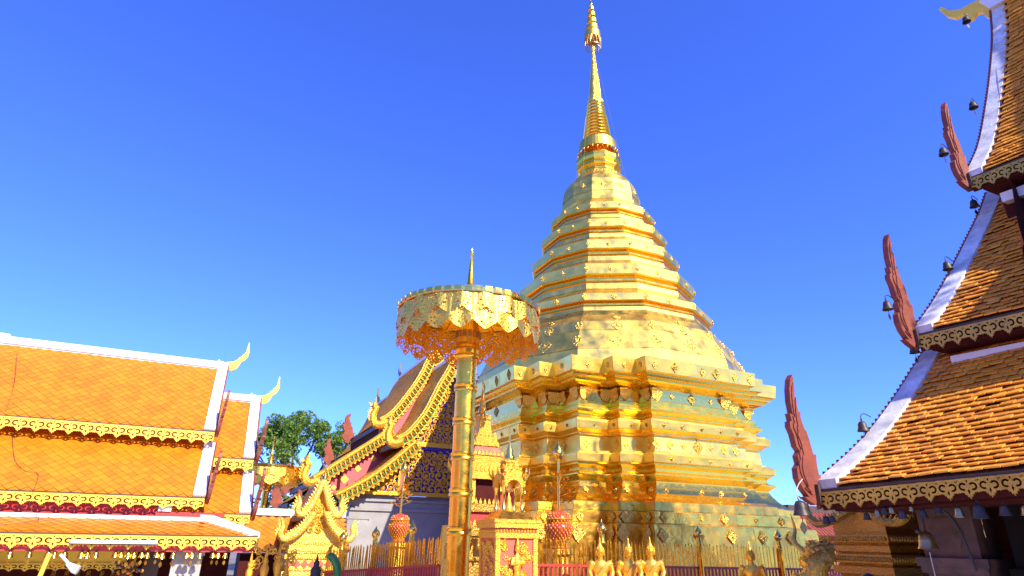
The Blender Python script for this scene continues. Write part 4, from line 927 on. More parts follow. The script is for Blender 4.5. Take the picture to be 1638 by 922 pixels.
# ------------------------------------------------------------------ golden gate pavilion
GX, GY = 2.41, 15.0
gate = thing('gate_pavilion', 'golden gate pavilion with naga-crested gable in front of the prayer hall', 'pavilion', (GX, GY, GROUND))
zz = [(.62, GROUND), (.62, 1.9), (.56, 1.92), (.56, 2.12), (.60, 2.14), (.60, 2.24), (.55, 2.26), (.55, 2.36), (.62, 2.40), (.62, 2.50), (.66, 2.52), (.66, 2.58), (.52, 2.66), (.52, 2.72)]
for (r0, z0), (r1, z1) in zip(zz, zz[1:]):
    if z1-z0 < .03: continue
    MB().box(GX-r0, GX+r0, GY-.05, GY+1.6, z0, z1).build('carved_course', 'gold_gate', gate)
MB().box(GX-.5, GX+.5, GY, GY+1.5, GROUND, 2.70).build('core', 'gold_gate', gate)
for k in range(7):
    MB().prism([(.085, 0), (0, .11), (-.085, 0), (0, -.11)], lambda u, v, d: (GX-.5+k*.165+u, GY-.05-.001-d, 2.04+v*.8), 0, .012).build('zigzag_inlay', 'pink_panel', gate)
for z in (2.18, 2.31, 2.45):
    mb = MB()
    for k in range(24): mb.ball((GX-.56+k*.0487, GY-.055, z), (.02, .02, .035), 6, 4)
    mb.build('bead_row', 'gold_gate', gate)
gl = [(0, 1.10), (-.10, .80), (-.20, .55), (-.33, .36)]
gl2 = [(-.12, .42), (-.25, .18), (-.42, -.02), (-.62, -.14)]
def gbarge(pts, y, hs_):
    for sg_ in (1, -1):
        P = [(GX+sg_*x, y, 2.68+z) for x, _, z in smoothline([(x, 0, z) for x, z in pts], 12)]
        ex, _, ez = P[-1]; s = sg_
        hk = smoothline([P[-1], (ex-s*.10, y, ez+.0), (ex-s*.16, y, ez+.12*hs_), (ex-s*.12, y, ez+.24*hs_), (ex-s*.17, y, ez+.42*hs_)], 8)
        b = MB(); path = P+hk[1:]; n = len(path)
        b.tube(path, [.07]*12+[.075, .075, .07, .07, .065, .06, .05, .035, .01][:n-12], 8)
        for i in range(1, n-1, 1):
            p = Vector(path[i]); d = (Vector(path[i+1])-Vector(path[i-1])).normalized(); nn = Vector((-d.z, 0, d.x))*(1 if s > 0 else -1)
            if i < 12 and nn.z < 0: nn = -nn
            if i >= 12: nn = Vector((-s, 0, .3))
            b.add([p-d*.04+nn*.05, p+d*.04+nn*.05, p+nn*.13+d*.0+Vector((0, 0, .03)), p+nn*.06+Vector((0, .03, 0))], [(0, 1, 2), (1, 3, 2), (3, 0, 2)])
        o_ = b.build('naga_bargeboard', 'gold_gate', gate, smooth=60)
        me_ = MB()
        for i in range(1, 13): me_.ball((path[i][0], y-.065, path[i][2]), (.016, .012, .016), 6, 4)
        me_.build('glass_studs', 'green_glass', o_)
gbarge(gl, GY-.12, 1.0); gbarge(gl2, GY-.2, 1.0)
MB().prism([(0, 1.1), (-.30, .40), (-.30, .0), (.30, .0), (.30, .40)], lambda u, v, d: (GX+u, GY+d, 2.68+v), 0, .06).build('gable_panel', 'gold_carved', gate)
MB().prism([(0, .55), (-.58, -.12), (-.52, -.2), (.52, -.2), (.58, -.12)], lambda u, v, d: (GX+u, GY-.06+d, 2.68+v), 0, .05).build('gable_panel', 'gold_gate', gate)
for k in range(22):
    a = random.uniform(-.24, .24); z = random.uniform(2.72, 3.35)
    if abs(a) < .30-(z-2.68)*.28: place('scroll', SCR[k % 2], Matrix.Translation((GX+a, GY-.08, z)) @ Matrix.Rotation(random.uniform(0, 6.2), 4, 'Y') @ Matrix.Scale(.075, 4), gate)
MB().lathe([(.04, 0), (.06, .05), (.05, .14), (.03, .22), (.012, .34), (.004, .48)], 10, (GX+.02, GY-.1, 3.70)).build('apex_bud', 'gold_bright', gate, smooth=50)
for sg_ in (1, -1):   # roof behind the gable: tiled upper and lower slope with white verge line
    for pts, y0, y1 in ((gl, GY, GY+1.9), (gl2, GY-.05, GY+2.1)):
        P = [(GX+sg_*x, 2.66+z) for x, _, z in smoothline([(x, 0, z) for x, z in pts], 10)]
        mb = MB(); mb.grid([[(x, y0, z), (x, y1, z)] for x, z in P]); mb.grid([[(x, y0, z-.05), (x, y1, z-.05)] for x, z in P]); mb.build('roof_slope', 'dark_wood', gate)
        tb = MB(); L = plen(P); n = int(L/.07)
        for i in range(n):
            (x, z), (x2, z2) = interp(P, i/n), interp(P, min(1, (i+1.2)/n))
            ys = y0+.02
            while ys < y1:
                ye = ys+.085; tb.hexa([(x2, ys, z2+.03), (x2, ye, z2+.03), (x, ye, z+.006), (x, ys, z+.006), (x2, ys, z2+.042), (x2, ye, z2+.042), (x, ye, z+.018), (x, ys, z+.018)]); ys = ye+.006
        tag(tb.build('roof_tiles', 'tile_brown', gate), kind='stuff')
        ex, ez = P[-1]
        MB().box(ex-.03, ex+.03, y0, y1, ez-.10, ez+.0).build('eave_board', 'dark_wood', gate)
        MB().box(ex-.04 if sg_ > 0 else ex-.10, ex+.10 if sg_ > 0 else ex+.04, y1-.02, y1+.06, ez-.02, ez+.06).build('white_verge', 'white_plaster', gate)
        flat([(u*1.4, v) for u, v in FLAME], 'flame_finial', gate, (ex, y1+.1, ez), (-sg_, .1, 0), (0, 0, 1), .05, 'red_wood_worn', .55)

# ------------------------------------------------------------------ parasols (filigree curtain = real cut-outs)
def parasol(x, y, label, R_=1.33, ztop=6.62, zmid=6.16, zbot=5.95, pole_r=.19, base=GROUND, fine=1.0, npet=20, tip=1.37):
    K_ = R_/1.33
    t = thing('ceremonial_parasol', label, 'parasol', (x, y, base))
    def holes(a, z, k):
        p = Vector((math.cos(a)*R_*23*fine, math.sin(a)*R_*23*fine, z*23*fine+k*7)); d, _ = noise.voronoi(p); return d[1]-d[0] > .36 and noise.noise(p*.5) > -.42
    def curtain(name, r0, r1, z0, z1, npet, drop, sharp, k, ph=0):
        n = int(620*fine)+40; rows = int(92*fine)+6; mb = MB(); V = []
        for i in range(n+1):
            a = 2*math.pi*i/n; u = (a/(2*math.pi)*npet+ph) % 1; sc_ = abs(2*u-1); low = z0-drop*(1-sc_**sharp)
            V.append((a, low, sc_))
        P = []
        for j in range(rows+1):
            row = []
            for i in range(n+1):
                a, low, sc_ = V[i]; v = j/rows; z = lerp(z1, low, v); r_ = lerp(r1, r0, v)+.012*math.cos(2*math.pi*((a/(2*math.pi)*npet+ph) % 1))
                row.append((x+r_*math.cos(a), y+r_*math.sin(a), z))
            P.append(row)
        b = n+1; vs_ = [q for r_ in P for q in r_]; fs_ = []
        for j in range(rows):
            for i in range(n):
                a, low, sc_ = V[i]; z = P[j][i][2]; edge = j >= rows-2 or j < 2 or (sc_ > .95 and j > rows*.35)
                if not edge and holes(a, z, k): continue
                fs_.append((j*b+i, j*b+i+1, (j+1)*b+i+1, (j+1)*b+i))
        mb.v = vs_; mb.f = fs_
        return mb.build(name, 'gold_filigree', t)
    curtain('filigree_curtain', R_*1.0, R_*.97, zbot+.15*K_, ztop, npet, .15*K_, 1.4, 1)
    curtain('upper_curtain', R_*1.012, R_*.985, zmid+.12*K_, ztop, npet, .13*K_, 1.4, 3, .5)
    mb = MB(); mb.lathe([(R_*1.005, ztop-.07), (R_*1.012, ztop), (R_*.98, ztop+.02), (.25, ztop+.12), (.2, ztop+.13)], 64, (x, y, 0), cap=False); mb.build('canopy', 'gold_bright', t, smooth=40)
    tb = MB().box(-.004, .012, -.062*K_, .062*K_, -.07*K_, .018*K_).mesh('rim_tab', 'gold_bright')
    for k in range(48):
        a = 2*math.pi*k/48; place('rim_tab', tb, Matrix.Translation((x+R_*1.012*math.cos(a), y+R_*1.012*math.sin(a), ztop)) @ Matrix.Rotation(a, 4, 'Z') @ Matrix.Rotation(random.gauss(0, .03), 4, 'X'), t)
    rb = MB().tube([(0, 0, 0), (R_*.95, 0, .12)], .018, 5).mesh('rib', 'gold_pole')
    for k in range(16): place('rib', rb, Matrix.Translation((x, y, ztop-.12)) @ Matrix.Rotation(2*math.pi*k/16, 4, 'Z'), t)
    k_ = pole_r/.19
    MB().lathe([(a_*k_, ztop+b_*K_) for a_, b_ in ((.20, .05), (.21, .10), (.15, .16), (.13, .30), (.085, .52), (.10, .55), (.065, .60), (.045, .92), (.022, 1.22), (.04, 1.25), (.01, tip))], 24, (x, y, 0)).build('finial_spire', 'gold_pole', t, smooth=50)
    P = [(pole_r*1.04, base), (pole_r, base+.1), (pole_r*.97, zbot-.15)]
    MB().lathe(P, 32, (x, y, 0)).build('pole', 'gold_pole', t, smooth=50)
    z = base+.95
    zs = [2.70, 3.21, 3.71, 4.22, 4.73] if fine == 1.0 else []
    for z in zs:
        MB().lathe([(pole_r, z-.06), (pole_r*1.10, z-.05), (pole_r*1.12, z-.02), (pole_r*1.03, z), (pole_r*1.12, z+.02), (pole_r*1.10, z+.05), (pole_r, z+.06)], 32, (x, y, 0), cap=False).build('pole_ring', 'gold_pole', t, smooth=50)
    zc = zbot-.2*K_
    MB().lathe([(pole_r*a_, zc+b_*K_) for a_, b_ in ((1, 0), (1.16, .02), (1.22, .07), (1.1, .10), (1.18, .15), (1.24, .20), (1.1, .24), (1.12, .32), (1.2, .37), (1.2, .55), (1.05, .62), (.95, .9))], 32, (x, y, 0)).build('collar', 'gold_pole', t, smooth=50)
    mb = MB()
    for k in range(14):
        a = 2*math.pi*k/14; mb.box(-.02, .012, -.028, .028, -.055, .055, Matrix.Translation((x+pole_r*1.2*math.cos(a), y+pole_r*1.2*math.sin(a), zc+.46*K_)) @ Matrix.Rotation(a, 4, 'Z'))
    mb.build('collar_panels', 'bronze_gold', t)
    return t
parasol(3.32, 8.58, 'large golden filigree parasol on a ringed golden pole in the foreground', 1.115, 5.96, 5.57, 5.34, .159)
parasol(1.95, 23.9, 'distant small golden parasol beside the tree behind the orange hall', 1.05, 4.85, 4.45, 4.2, .12, fine=.45, npet=14)

# ------------------------------------------------------------------ tree
tr = thing('tree', 'leafy green tree rising behind the orange hall and prayer hall', 'tree', (5.2, 40, GROUND))
mb = MB(); tips = []
def limb(p, d, r_, L, depth):
    pts = [p]; q = Vector(p); dd = Vector(d).normalized(); n = 5
    for i in range(n):
        dd = (dd+Vector((random.gauss(0, .14), random.gauss(0, .14), random.gauss(.04, .10)))).normalized(); q = q+dd*L/n; pts.append(q.copy())
    mb.tube(pts, [lerp(r_, r_*.55, i/n) for i in range(n+1)], 6, cap=False)
    if depth == 0: tips.append(q); return
    for k in range(random.choice((2, 3, 3))):
        a = Vector((random.gauss(0, 1), random.gauss(0, .8), random.gauss(.25, .45))).normalized()
        limb(pts[-1] if k < 2 else pts[3], (dd*.75+a*.75), r_*.55, L*random.uniform(.62, .85), depth-1)
limb((5.2, 40, GROUND), (.02, 0, 1), .30, 3.8, 0)
tips.clear()
for d in ((-.7, .1, .9), (.15, 0, 1), (.75, -.1, .75), (-.25, .4, .6), (.5, .4, .9), (-.9, -.2, .35)): limb((5.25, 40, 4.3), d, .17, 2.5, 2)
mb.build('trunk', 'bark', tr, smooth=60)
lf = MB()
def leafball(c, r_, n):
    for _ in range(n):
        v = Vector((random.gauss(0, 1), random.gauss(0, 1), random.gauss(0, 1))).normalized()*r_*random.uniform(.5, 1)**.6
        v.z *= .62; p = Vector(c)+v; s = random.uniform(.06, .13)
        a = Vector((random.gauss(0, 1), random.gauss(0, 1), random.gauss(0, 1))).normalized(); b = a.orthogonal().normalized(); b = Matrix.Rotation(random.uniform(0, 6.28), 3, a) @ b
        c_ = a.cross(b); lf.add([p-b*s, p-b*s*.2+c_*s*.5, p+b*s, p-b*s*.2-c_*s*.5], [(0, 1, 2, 3)])
for p in tips:
    for k in range(4): leafball(p+Vector((random.gauss(0, .28), random.gauss(0, .28), random.gauss(0, .18))), random.uniform(.35, .65), 85)
for k in range(70):
    x = random.uniform(1.2, 8.2); leafball((x, random.uniform(39, 42), random.uniform(2.6, 6.6-.35*abs(x-3.6))), random.uniform(.4, .85), 100)
lf.build('crown', 'foliage', tr)

# unseen tree added behind the near hall so its crown shades the stupa's foot
tr2 = thing('tree', 'tall unseen tree added behind the near amber-roofed hall to shade the stupa foot', 'tree', (16.2, -4, GROUND))
mb = MB(); tips = []
limb((16.2, -4, GROUND), (0, 0, 1), .4, 8.5, 0); tips.clear()
for k in range(8): a = 2*math.pi*k/8; limb((16.2, -4, 8.6), (math.cos(a), math.sin(a), .55), .2, 2.4, 2)
mb.build('trunk', 'bark', tr2, smooth=60)
lf = MB()
for p in tips:
    for k in range(4): leafball(p+Vector((random.gauss(0, .4), random.gauss(0, .4), random.gauss(0, .35))), random.uniform(.6, 1.0), 90)
for k in range(70): leafball((16.2+random.gauss(0, 1.9), -4+random.gauss(0, 1.7), random.uniform(9.0, 15.4)), random.uniform(.7, 1.2), 90)
lf.v = [(x, y, min(z, 15.9)) for x, y, z in lf.v]
lf.build('crown', 'foliage', tr2)

# ------------------------------------------------------------------ fences
PK = MB().hexa([(-.014, -.009, 0), (.014, -.009, 0), (.014, .009, 0), (-.014, .009, 0), (-.012, -.008, .27), (.012, -.008, .27), (.012, .008, .27), (-.012, .008, .27)])
PK.hexa([(-.012, -.008, .2701), (.012, -.008, .2701), (.012, .008, .2701), (-.012, .008, .2701), (-.003, -.003, .30), (.003, -.003, .30), (.003, .003, .30), (-.003, .003, .30)])
PKM = PK.mesh('picket', 'gold_pole'); RB = MB().box(-.016, .016, -.012, .012, 0, 1.6).mesh('red_bar', 'red_paint')
POSTM = MB().lathe([(.055, GROUND-2.3), (.05, 0), (.05, .22), (.062, .24), (.062, .27), (.05, .29), (.046, .40)], 16).mesh('post', 'gold_pole', 50)
BUDM = MB().lathe([(.046, 0), (.05, .02), (.075, .04), (.085, .08), (.075, .12), (.045, .165), (.015, .20), (.004, .235)], 16).mesh('lotus_bud', 'gold_bright', 60)
def fence(label, p, q, z0, z1, spacing, posts, dh=.30, lean=.03):
    p, q = Vector(p), Vector(q); d = (q-p); L = d.length; u = d/L; rz = math.atan2(u.y, u.x)
    f = thing('gold_fence', label, 'fence', (*((p+q)/2).xy, GROUND), rz)
    n = int(L/spacing)
    for i in range(n+1):
        s = i*spacing; zt = lerp(z0, z1, s/L); b = p+u*s
        M = Matrix.Translation((b.x, b.y, zt-dh)) @ Matrix.Rotation(rz, 4, 'Z') @ Matrix.Rotation(random.gauss(0, lean), 4, 'Y') @ Matrix.Scale(dh/.30*random.uniform(.94, 1.06), 4, (0, 0, 1))
        place('picket', PKM, M, f)
        place('red_bar', RB, Matrix.Translation((b.x, b.y, zt-dh-1.62)) @ Matrix.Rotation(rz, 4, 'Z'), f)
    zt = lambda s: lerp(z0, z1, s/L)
    nn = Vector((-u.y, u.x, 0))
    MB().hexa([p-nn*.03+UPV*(z0-dh-.02), q-nn*.03+UPV*(z1-dh-.02), q+nn*.03+UPV*(z1-dh-.02), p+nn*.03+UPV*(z0-dh-.02), p-nn*.03+UPV*(z0-dh+.02), q-nn*.03+UPV*(z1-dh+.02), q+nn*.03+UPV*(z1-dh+.02), p+nn*.03+UPV*(z0-dh+.02)]).build('rail', 'red_paint', f)
    for s in posts:
        b = p+u*s-nn*.06; o = place('post', POSTM, Matrix.Translation((b.x, b.y, zt(s)-.30)), f); place('lotus_bud', BUDM, Matrix.Translation((0, 0, .40)), o, True)
fence('gold picket fence with red rail running along the stupa front', (4.75, 9.9, 0), (13.6, 9.9, 0), 2.64, 2.52, .088, (1.78, 3.99, 6.11, 8.3), .42)
fence('gold picket fence with red rail in front of the grey prayer hall wall', (3.9, 10.95, 0), (2.6, 14.5, 0), 2.63, 2.36, .072, (.92, 2.1, 3.3), .46, .05)

# ------------------------------------------------------------------ vases with golden flower sprays
def vase(x, y, z, s, label, bud=True):
    t = thing('offering_vase', label, 'vase', (x, y, GROUND))
    MB().lathe([(.20*s, 0), (.20*s, z-GROUND-.1), (.26*s, z-GROUND-.08), (.26*s, z-GROUND)], 20, (x, y, GROUND)).build('pedestal', 'gold_carved', t, smooth=40)
    prof = [(.14, 0), (.155, .02), (.12, .05), (.125, .09), (.17, .16), (.225, .25), (.25, .33), (.24, .38), (.20, .415), (.185, .43), (.205, .45), (.215, .47), (.21, .50), (.19, .55), (.12, .60), (.03, .63)]
    MB().lathe([(r_*s, h*s) for r_, h in prof], 28, (x, y, z)).build('body', 'vase_red', t, smooth=50)
    pt = MB(); 
    for j in range(14):
        h = .06+j*.039; r_ = 0
        for (ra, ha), (rb_, hb) in zip(prof, prof[1:]):
            if ha <= h <= hb: r_ = lerp(ra, rb_, (h-ha)/max(1e-6, hb-ha))
        n = 20
        for i in range(n):
            a = 2*math.pi*(i+(.5 if j % 2 else 0))/n; c = (x+r_*s*math.cos(a), y+r_*s*math.sin(a), z+h*s)
            pt.ball(c, (.017*s, .017*s, .024*s), 6, 4)
    pt.build('gold_scales', 'gold_carved', t)
    for h, r_ in ((.03, .15), (.42, .195), (.48, .215)): MB().lathe([(r_*s, (h-.012)*s), ((r_+.015)*s, h*s), (r_*s, (h+.012)*s)], 28, (x, y, z), cap=False).build('gold_band', 'gold_carved', t, smooth=60)
    top = z+.62*s; MB().tube([(x, y, top), (x+.01*s, y, top+.9*s)], .022*s, 8).build('stem', 'gold_bright', t)
    MB().lathe([(.02*s, .85*s), (.05*s, .88*s), (.095*s, .94*s), (.10*s, .99*s), (.08*s, 1.06*s), (.04*s, 1.13*s), (.008*s, 1.20*s)], 16, (x+.01*s, y, top)).build('lotus_bud', 'gold_bright', t, smooth=60)
    for k in range(18):
        a = random.uniform(0, 6.28); h = random.uniform(.08, .7)*s; r_ = random.uniform(.10, .30)*s*(1.1-.6*h/s); c = Vector((x+r_*math.cos(a), y+r_*math.sin(a), top+h))
        b = MB().tube([(x, y, top+h*.7), c], .006*s, 4)
        for i in range(5):
            e_ = 2*math.pi*i/5; v = Vector((math.cos(e_), math.sin(e_), .5)).normalized(); w2 = Vector((-math.sin(e_), math.cos(e_), 0)); rr = .085*s
            b.add([c, c+v*rr*.6+w2*rr*.45, c+v*rr*1.25, c+v*rr*.6-w2*rr*.45], [(0, 1, 2, 3)])
        b.ball(c, .02*s, 6, 4)
        b.build('flower', 'gold_pole', t)
vase(5.93, 10.33, 2.46, 1.04, 'red vase studded with gold carrying a golden bud, before the stupa')
vase(4.12, 14.4, 2.50, .98, 'red and gold vase with golden flower spray before the grey wall')

# ------------------------------------------------------------------ shrines
# square pedestal with carved panel, carrying a four-column miniature pavilion
PX, PY = 3.70, 7.78; Mp = Matrix.Translation((PX, PY, 0)) @ Matrix.Rotation(R(-2), 4, 'Z')
ped = thing('shrine_pedestal', 'square gilt pedestal with pink carved panel beside the parasol pole', 'pedestal', (PX, PY, GROUND))
for z0, z1, r_, m_ in ((GROUND, 1.2, .34, 'gold_carved'), (1.2, 2.62, .27, 'pink_panel'), (2.62, 2.68, .30, 'gold_carved'), (2.68, 2.74, .285, 'pink_panel'), (2.74, 2.80, .32, 'gold_carved'), (2.80, 2.84, .33, 'gold_carved')):
    MB().box(-r_, r_, -r_, r_, z0, z1, Mp).build('tier' if m_ != 'pink_panel' else 'panel', m_, ped)
for sx in (-1, 1):
    for sy in (-1, 1): MB().box(sx*.26-.03, sx*.26+.03, sy*.26-.03, sy*.26+.03, 1.2, 2.62, Mp).build('corner_post', 'gold_carved', ped)
for k in range(120):
    f_ = random.choice((0, 1)); a = random.uniform(-.2, .2); z = random.uniform(1.9, 2.56)
    if f_ == 0 and abs(a) < .07: continue
    M = Mp @ (Matrix.Translation((a, -.275, z)) if f_ == 0 else Matrix.Translation((-.275, a, z)) @ Matrix.Rotation(R(-90), 4, 'Z'))
    place('scroll', SCR[k % 2], M @ Matrix.Rotation(random.uniform(0, 6.28), 4, 'Y') @ Matrix.Scale(random.uniform(.035, .06), 4), ped)
fig = MB(); fig.ball((0, 0, .56), (.035, .03, .045), 10, 6).ball((0, 0, .40), (.06, .04, .12), 10, 6).ball((0, 0, .18), (.055, .04, .20), 10, 6).lathe([(.03, .6), (.02, .65), (.004, .72)], 8)
for sx in (-1, 1): fig.tube([(sx*.06, 0, .47), (sx*.095, -.02, .38), (sx*.02, -.05, .40)], .018, 6)
place('relief_figure', remesh('relief_figure', fig, 'gold_statue', .012), Mp @ Matrix.Translation((0, -.30, 1.93)), ped)
for k in range(14):
    for f_ in (0, 1):
        M = Mp @ (Matrix.Translation((-.27+k*.0415, -.29, 2.70)) if f_ == 0 else Matrix.Translation((-.29, -.27+k*.0415, 2.70)))
        MB().ball((0, 0, 0), (.018, .018, .026), 6, 4).build('lotus_petal', 'gold_carved', ped, M=M)
pav = thing('spirit_pavilion', 'miniature gilt pavilion with four columns and needle spire on the square pedestal', 'shrine', (PX, PY, 2.84))
for z0, z1, r_ in ((2.84, 2.88, .24), (2.88, 2.92, .20), (2.92, 2.94, .18)): MB().box(-r_, r_, -r_, r_, z0, z1, Mp).build('plinth', 'gold_bright', pav)
for sx in (-1, 1):
    for sy in (-1, 1):
        MB().lathe([(.032, 2.94), (.036, 2.97), (.024, 2.99), (.022, 3.20), (.032, 3.22), (.036, 3.25)], 12, Mp @ Vector((sx*.13, sy*.13, 0))).build('column', 'gold_bright', pav, smooth=50)
for f_ in range(4):
    M = Mp @ Matrix.Rotation(R(90*f_), 4, 'Z')
    MB().prism([(-.17, 3.25)]+[(.10*math.cos(R(a)), 3.25+.09*math.sin(R(a))) for a in range(180, -1, -20)]+[(.17, 3.25), (.17, 3.34), (.08, 3.40), (0, 3.50), (-.08, 3.40), (-.17, 3.34)], lambda u, v, d: M @ Vector((u, -.15+d, v)), -.02, .02).build('arch', 'gold_carved', pav)
    for sx in (-1, 1): flat(CHOFA, 'corner_crest', pav, M @ Vector((sx*.15, -.15, 3.34)), M.to_3x3() @ Vector((sx, 0, 0)), (0, 0, 1), .02, 'gold_bright', .15)
for r_, z0, z1 in ((.155, 3.36, 3.42), (.12, 3.42, 3.48), (.13, 3.48, 3.51), (.09, 3.51, 3.57), (.10, 3.57, 3.60)): MB().box(-r_, r_, -r_, r_, z0, z1, Mp).build('roof_tier', 'gold_carved', pav)
for k in range(8):
    a = R(45*k+22); MB().lathe([(.02, 0), (.028, .03), (.012, .07), (.003, .12)], 8, Mp @ Vector((.105*math.cos(a), .105*math.sin(a), 3.5))).build('leaf_spike', 'gold_carved', pav)
MB().lathe([(.08, 3.60), (.085, 3.64), (.05, 3.70), (.06, 3.73), (.035, 3.77), (.04, 3.79), (.015, 3.85), (.02, 3.87), (.006, 3.93), (.002, 4.08)], 16, Mp @ Vector((0, 0, 0))).build('spire', 'gold_bright', pav, smooth=60)
MB().box(-.10, .10, .05, .07, 2.94, 3.2, Mp).build('niche_back', 'red_paint', pav)
MB().lathe([(.06, 2.94), (.065, 2.98), (.045, 3.03), (.03, 3.08), (.032, 3.11), (.012, 3.15), (.003, 3.19)], 12, Mp @ Vector((0, 0, 0))).build('niche_figure', 'gold_statue', pav, smooth=60)
# taller old-gold shrine behind the pole
SX_, SY_ = 4.10, 9.75; Ms = Matrix.Translation((SX_, SY_, 0)) @ Matrix.Rotation(R(4), 4, 'Z')
shr = thing('spired_shrine', 'carved red and gold shrine with a tall thin spire right behind the parasol pole', 'shrine', (SX_, SY_, GROUND))
for z0, z1, r_, m_ in ((GROUND, 2.3, .36, 'gold_carved_old'), (2.3, 2.45, .40, 'gold_carved_old'), (2.45, 2.65, .33, 'gold_carved_old'), (2.65, 2.8, .37, 'gold_carved_old'), (2.8, 3.0, .30, 'red_paint'), (3.0, 3.12, .35, 'gold_carved_old'), (3.12, 3.5, .22, 'red_dark'), (3.5, 3.62, .34, 'gold_carved')):
    MB().box(-r_, r_, -r_, r_, z0, z1, Ms).build('tier', m_, shr)
for sx in (-1, 1):
    for sy in (-1, 1): MB().box(sx*.26-.035, sx*.26+.035, sy*.26-.035, sy*.26+.035, 3.12, 3.5, Ms).build('column', 'gold_carved', shr)
def frust(mb, r0, z0, r1, z1, M): return mb.hexa([M @ Vector(p) for p in ((-r0, -r0, z0), (r0, -r0, z0), (r0, r0, z0), (-r0, r0, z0), (-r1, -r1, z1), (r1, -r1, z1), (r1, r1, z1), (-r1, r1, z1))])
for r0, z0, r1, z1, m_ in ((.34, 3.62, .27, 3.88, 'gold_carved'), (.29, 3.88, .20, 4.04, 'pink_panel'), (.22, 4.04, .19, 4.20, 'gold_carved'), (.14, 4.20, .10, 4.50, 'gold_carved'), (.115, 4.50, .115, 4.54, 'gold_carved')): frust(MB(), r0, z0, r1, z1, Ms).build('roof_tier', m_, shr)
MB().lathe([(.085, 4.54), (.10, 4.58), (.06, 4.62), (.075, 4.68), (.05, 4.72), (.05, 4.8), (.03, 4.84), (.022, 5.1), (.028, 5.12), (.008, 5.2), (.003, 5.35)], 14, (SX_, SY_, 0)).build('spire', 'gold_bright', shr, smooth=60)
AF = MB().prism([(-.02, 0), (.02, 0), (.024, .03), (.01, .055), (0, .085), (-.01, .055), (-.024, .03)], lambda u, v, d: (u, d, v), -.006, .006).mesh('antefix', 'gold_carved')
for r_, z in ((.40, 2.45), (.37, 2.8), (.35, 3.12), (.345, 3.62), (.285, 3.88), (.225, 4.04), (.19, 4.2), (.12, 4.5)):
    n = max(3, int(r_*2/.07))
    for f_ in range(4):
        for k in range(n): place('antefix', AF, Ms @ Matrix.Rotation(R(90*f_), 4, 'Z') @ Matrix.Translation((-r_+(k+.5)*2*r_/n, -r_, z)), shr)
for k, (sx, sy) in enumerate(((-1, -1), (1, -1), (-1, 1), (1, 1))): flat(CHOFA, 'corner_crest', shr, Ms @ Vector((sx*.30, sy*.30, 3.6)), (sx, sy, 0), (0, 0, 1), .03, 'gold_carved', .28)
hang = thing('pink_placard', 'bright pink placard on the old-gold shrine next to the pole', 'sign', (4.0, 8.9, 2.7))
MB().prism([(-.06, -.14), (.06, -.14), (.06, -.10), (.045, 0), (.06, .10), (.06, .14), (-.06, .14), (-.06, .10), (-.075, 0), (-.06, -.10)], lambda u, v, d: (4.0+u, 9.0+d, 2.78+v), -.02, .02).build('board', 'magenta', hang)
MB().box(3.965, 4.0, 8.96, 8.975, 2.56, 2.63).build('price_tag', 'gold_paint', hang)

# carved gold shrine beyond the near hall eave
HX, HY = 8.05, 5.55; Mh = Matrix.Translation((HX, HY, 0)) @ Matrix.Rotation(R(-9), 4, 'Z')
sh2 = thing('carved_shrine', 'broad carved gold shrine with stepped mouldings shaded by the near hall', 'shrine', (HX, HY, GROUND))
zz = [(.50, GROUND), (.50, 2.0), (.46, 2.02), (.46, 2.12), (.52, 2.15), (.52, 2.24), (.47, 2.27), (.47, 2.36), (.53, 2.40), (.53, 2.50), (.48, 2.53), (.48, 2.60), (.55, 2.64), (.55, 2.72), (.42, 2.76), (.42, 3.0)]
for (r0, z0), (r1, z1) in zip(zz, zz[1:]):
    if z1-z0 < .05: continue
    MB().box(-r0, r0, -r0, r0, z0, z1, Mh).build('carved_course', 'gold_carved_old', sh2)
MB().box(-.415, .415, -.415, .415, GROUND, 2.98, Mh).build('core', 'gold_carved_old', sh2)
for z, r_ in ((2.2, .525), (2.45, .535), (2.68, .555)):
    mb = MB()
    for k in range(26):
        mb.ball(Mh @ Vector((-r_, -.5+k*.04, z)), (.02, .02, .03), 6, 4); mb.ball(Mh @ Vector((-.5+k*.04, -r_, z)), (.02, .02, .03), 6, 4)
    mb.build('bead_row', 'gold_carved_old', sh2)
for sg_, yy in ((-1, 0), (1, 0)):   # crested nagas at the top corners of the shrine
    pts = smoothline([(HX-.45, HY+sg_*.1, 3.02), (HX-.55, HY+sg_*.3, 2.90), (HX-.55, HY+sg_*.55, 2.86), (HX-.52, HY+sg_*.70, 2.98), (HX-.52, HY+sg_*.68, 3.15)], 14)
    b = MB().tube(pts, [.05]*9+[.05, .05, .045, .035, .02, .005], 7)
    for i in range(2, 13):
        p = Vector(pts[i]); b.add([p+Vector((0, -.03, .04)), p+Vector((0, .03, .04)), p+Vector((-.0, sg_*.03, .11)), p+Vector((-.03, 0, .03))], [(0, 1, 2), (1, 3, 2), (3, 0, 2)])
    b.build('naga_crest', 'gold_carved_old', sh2)
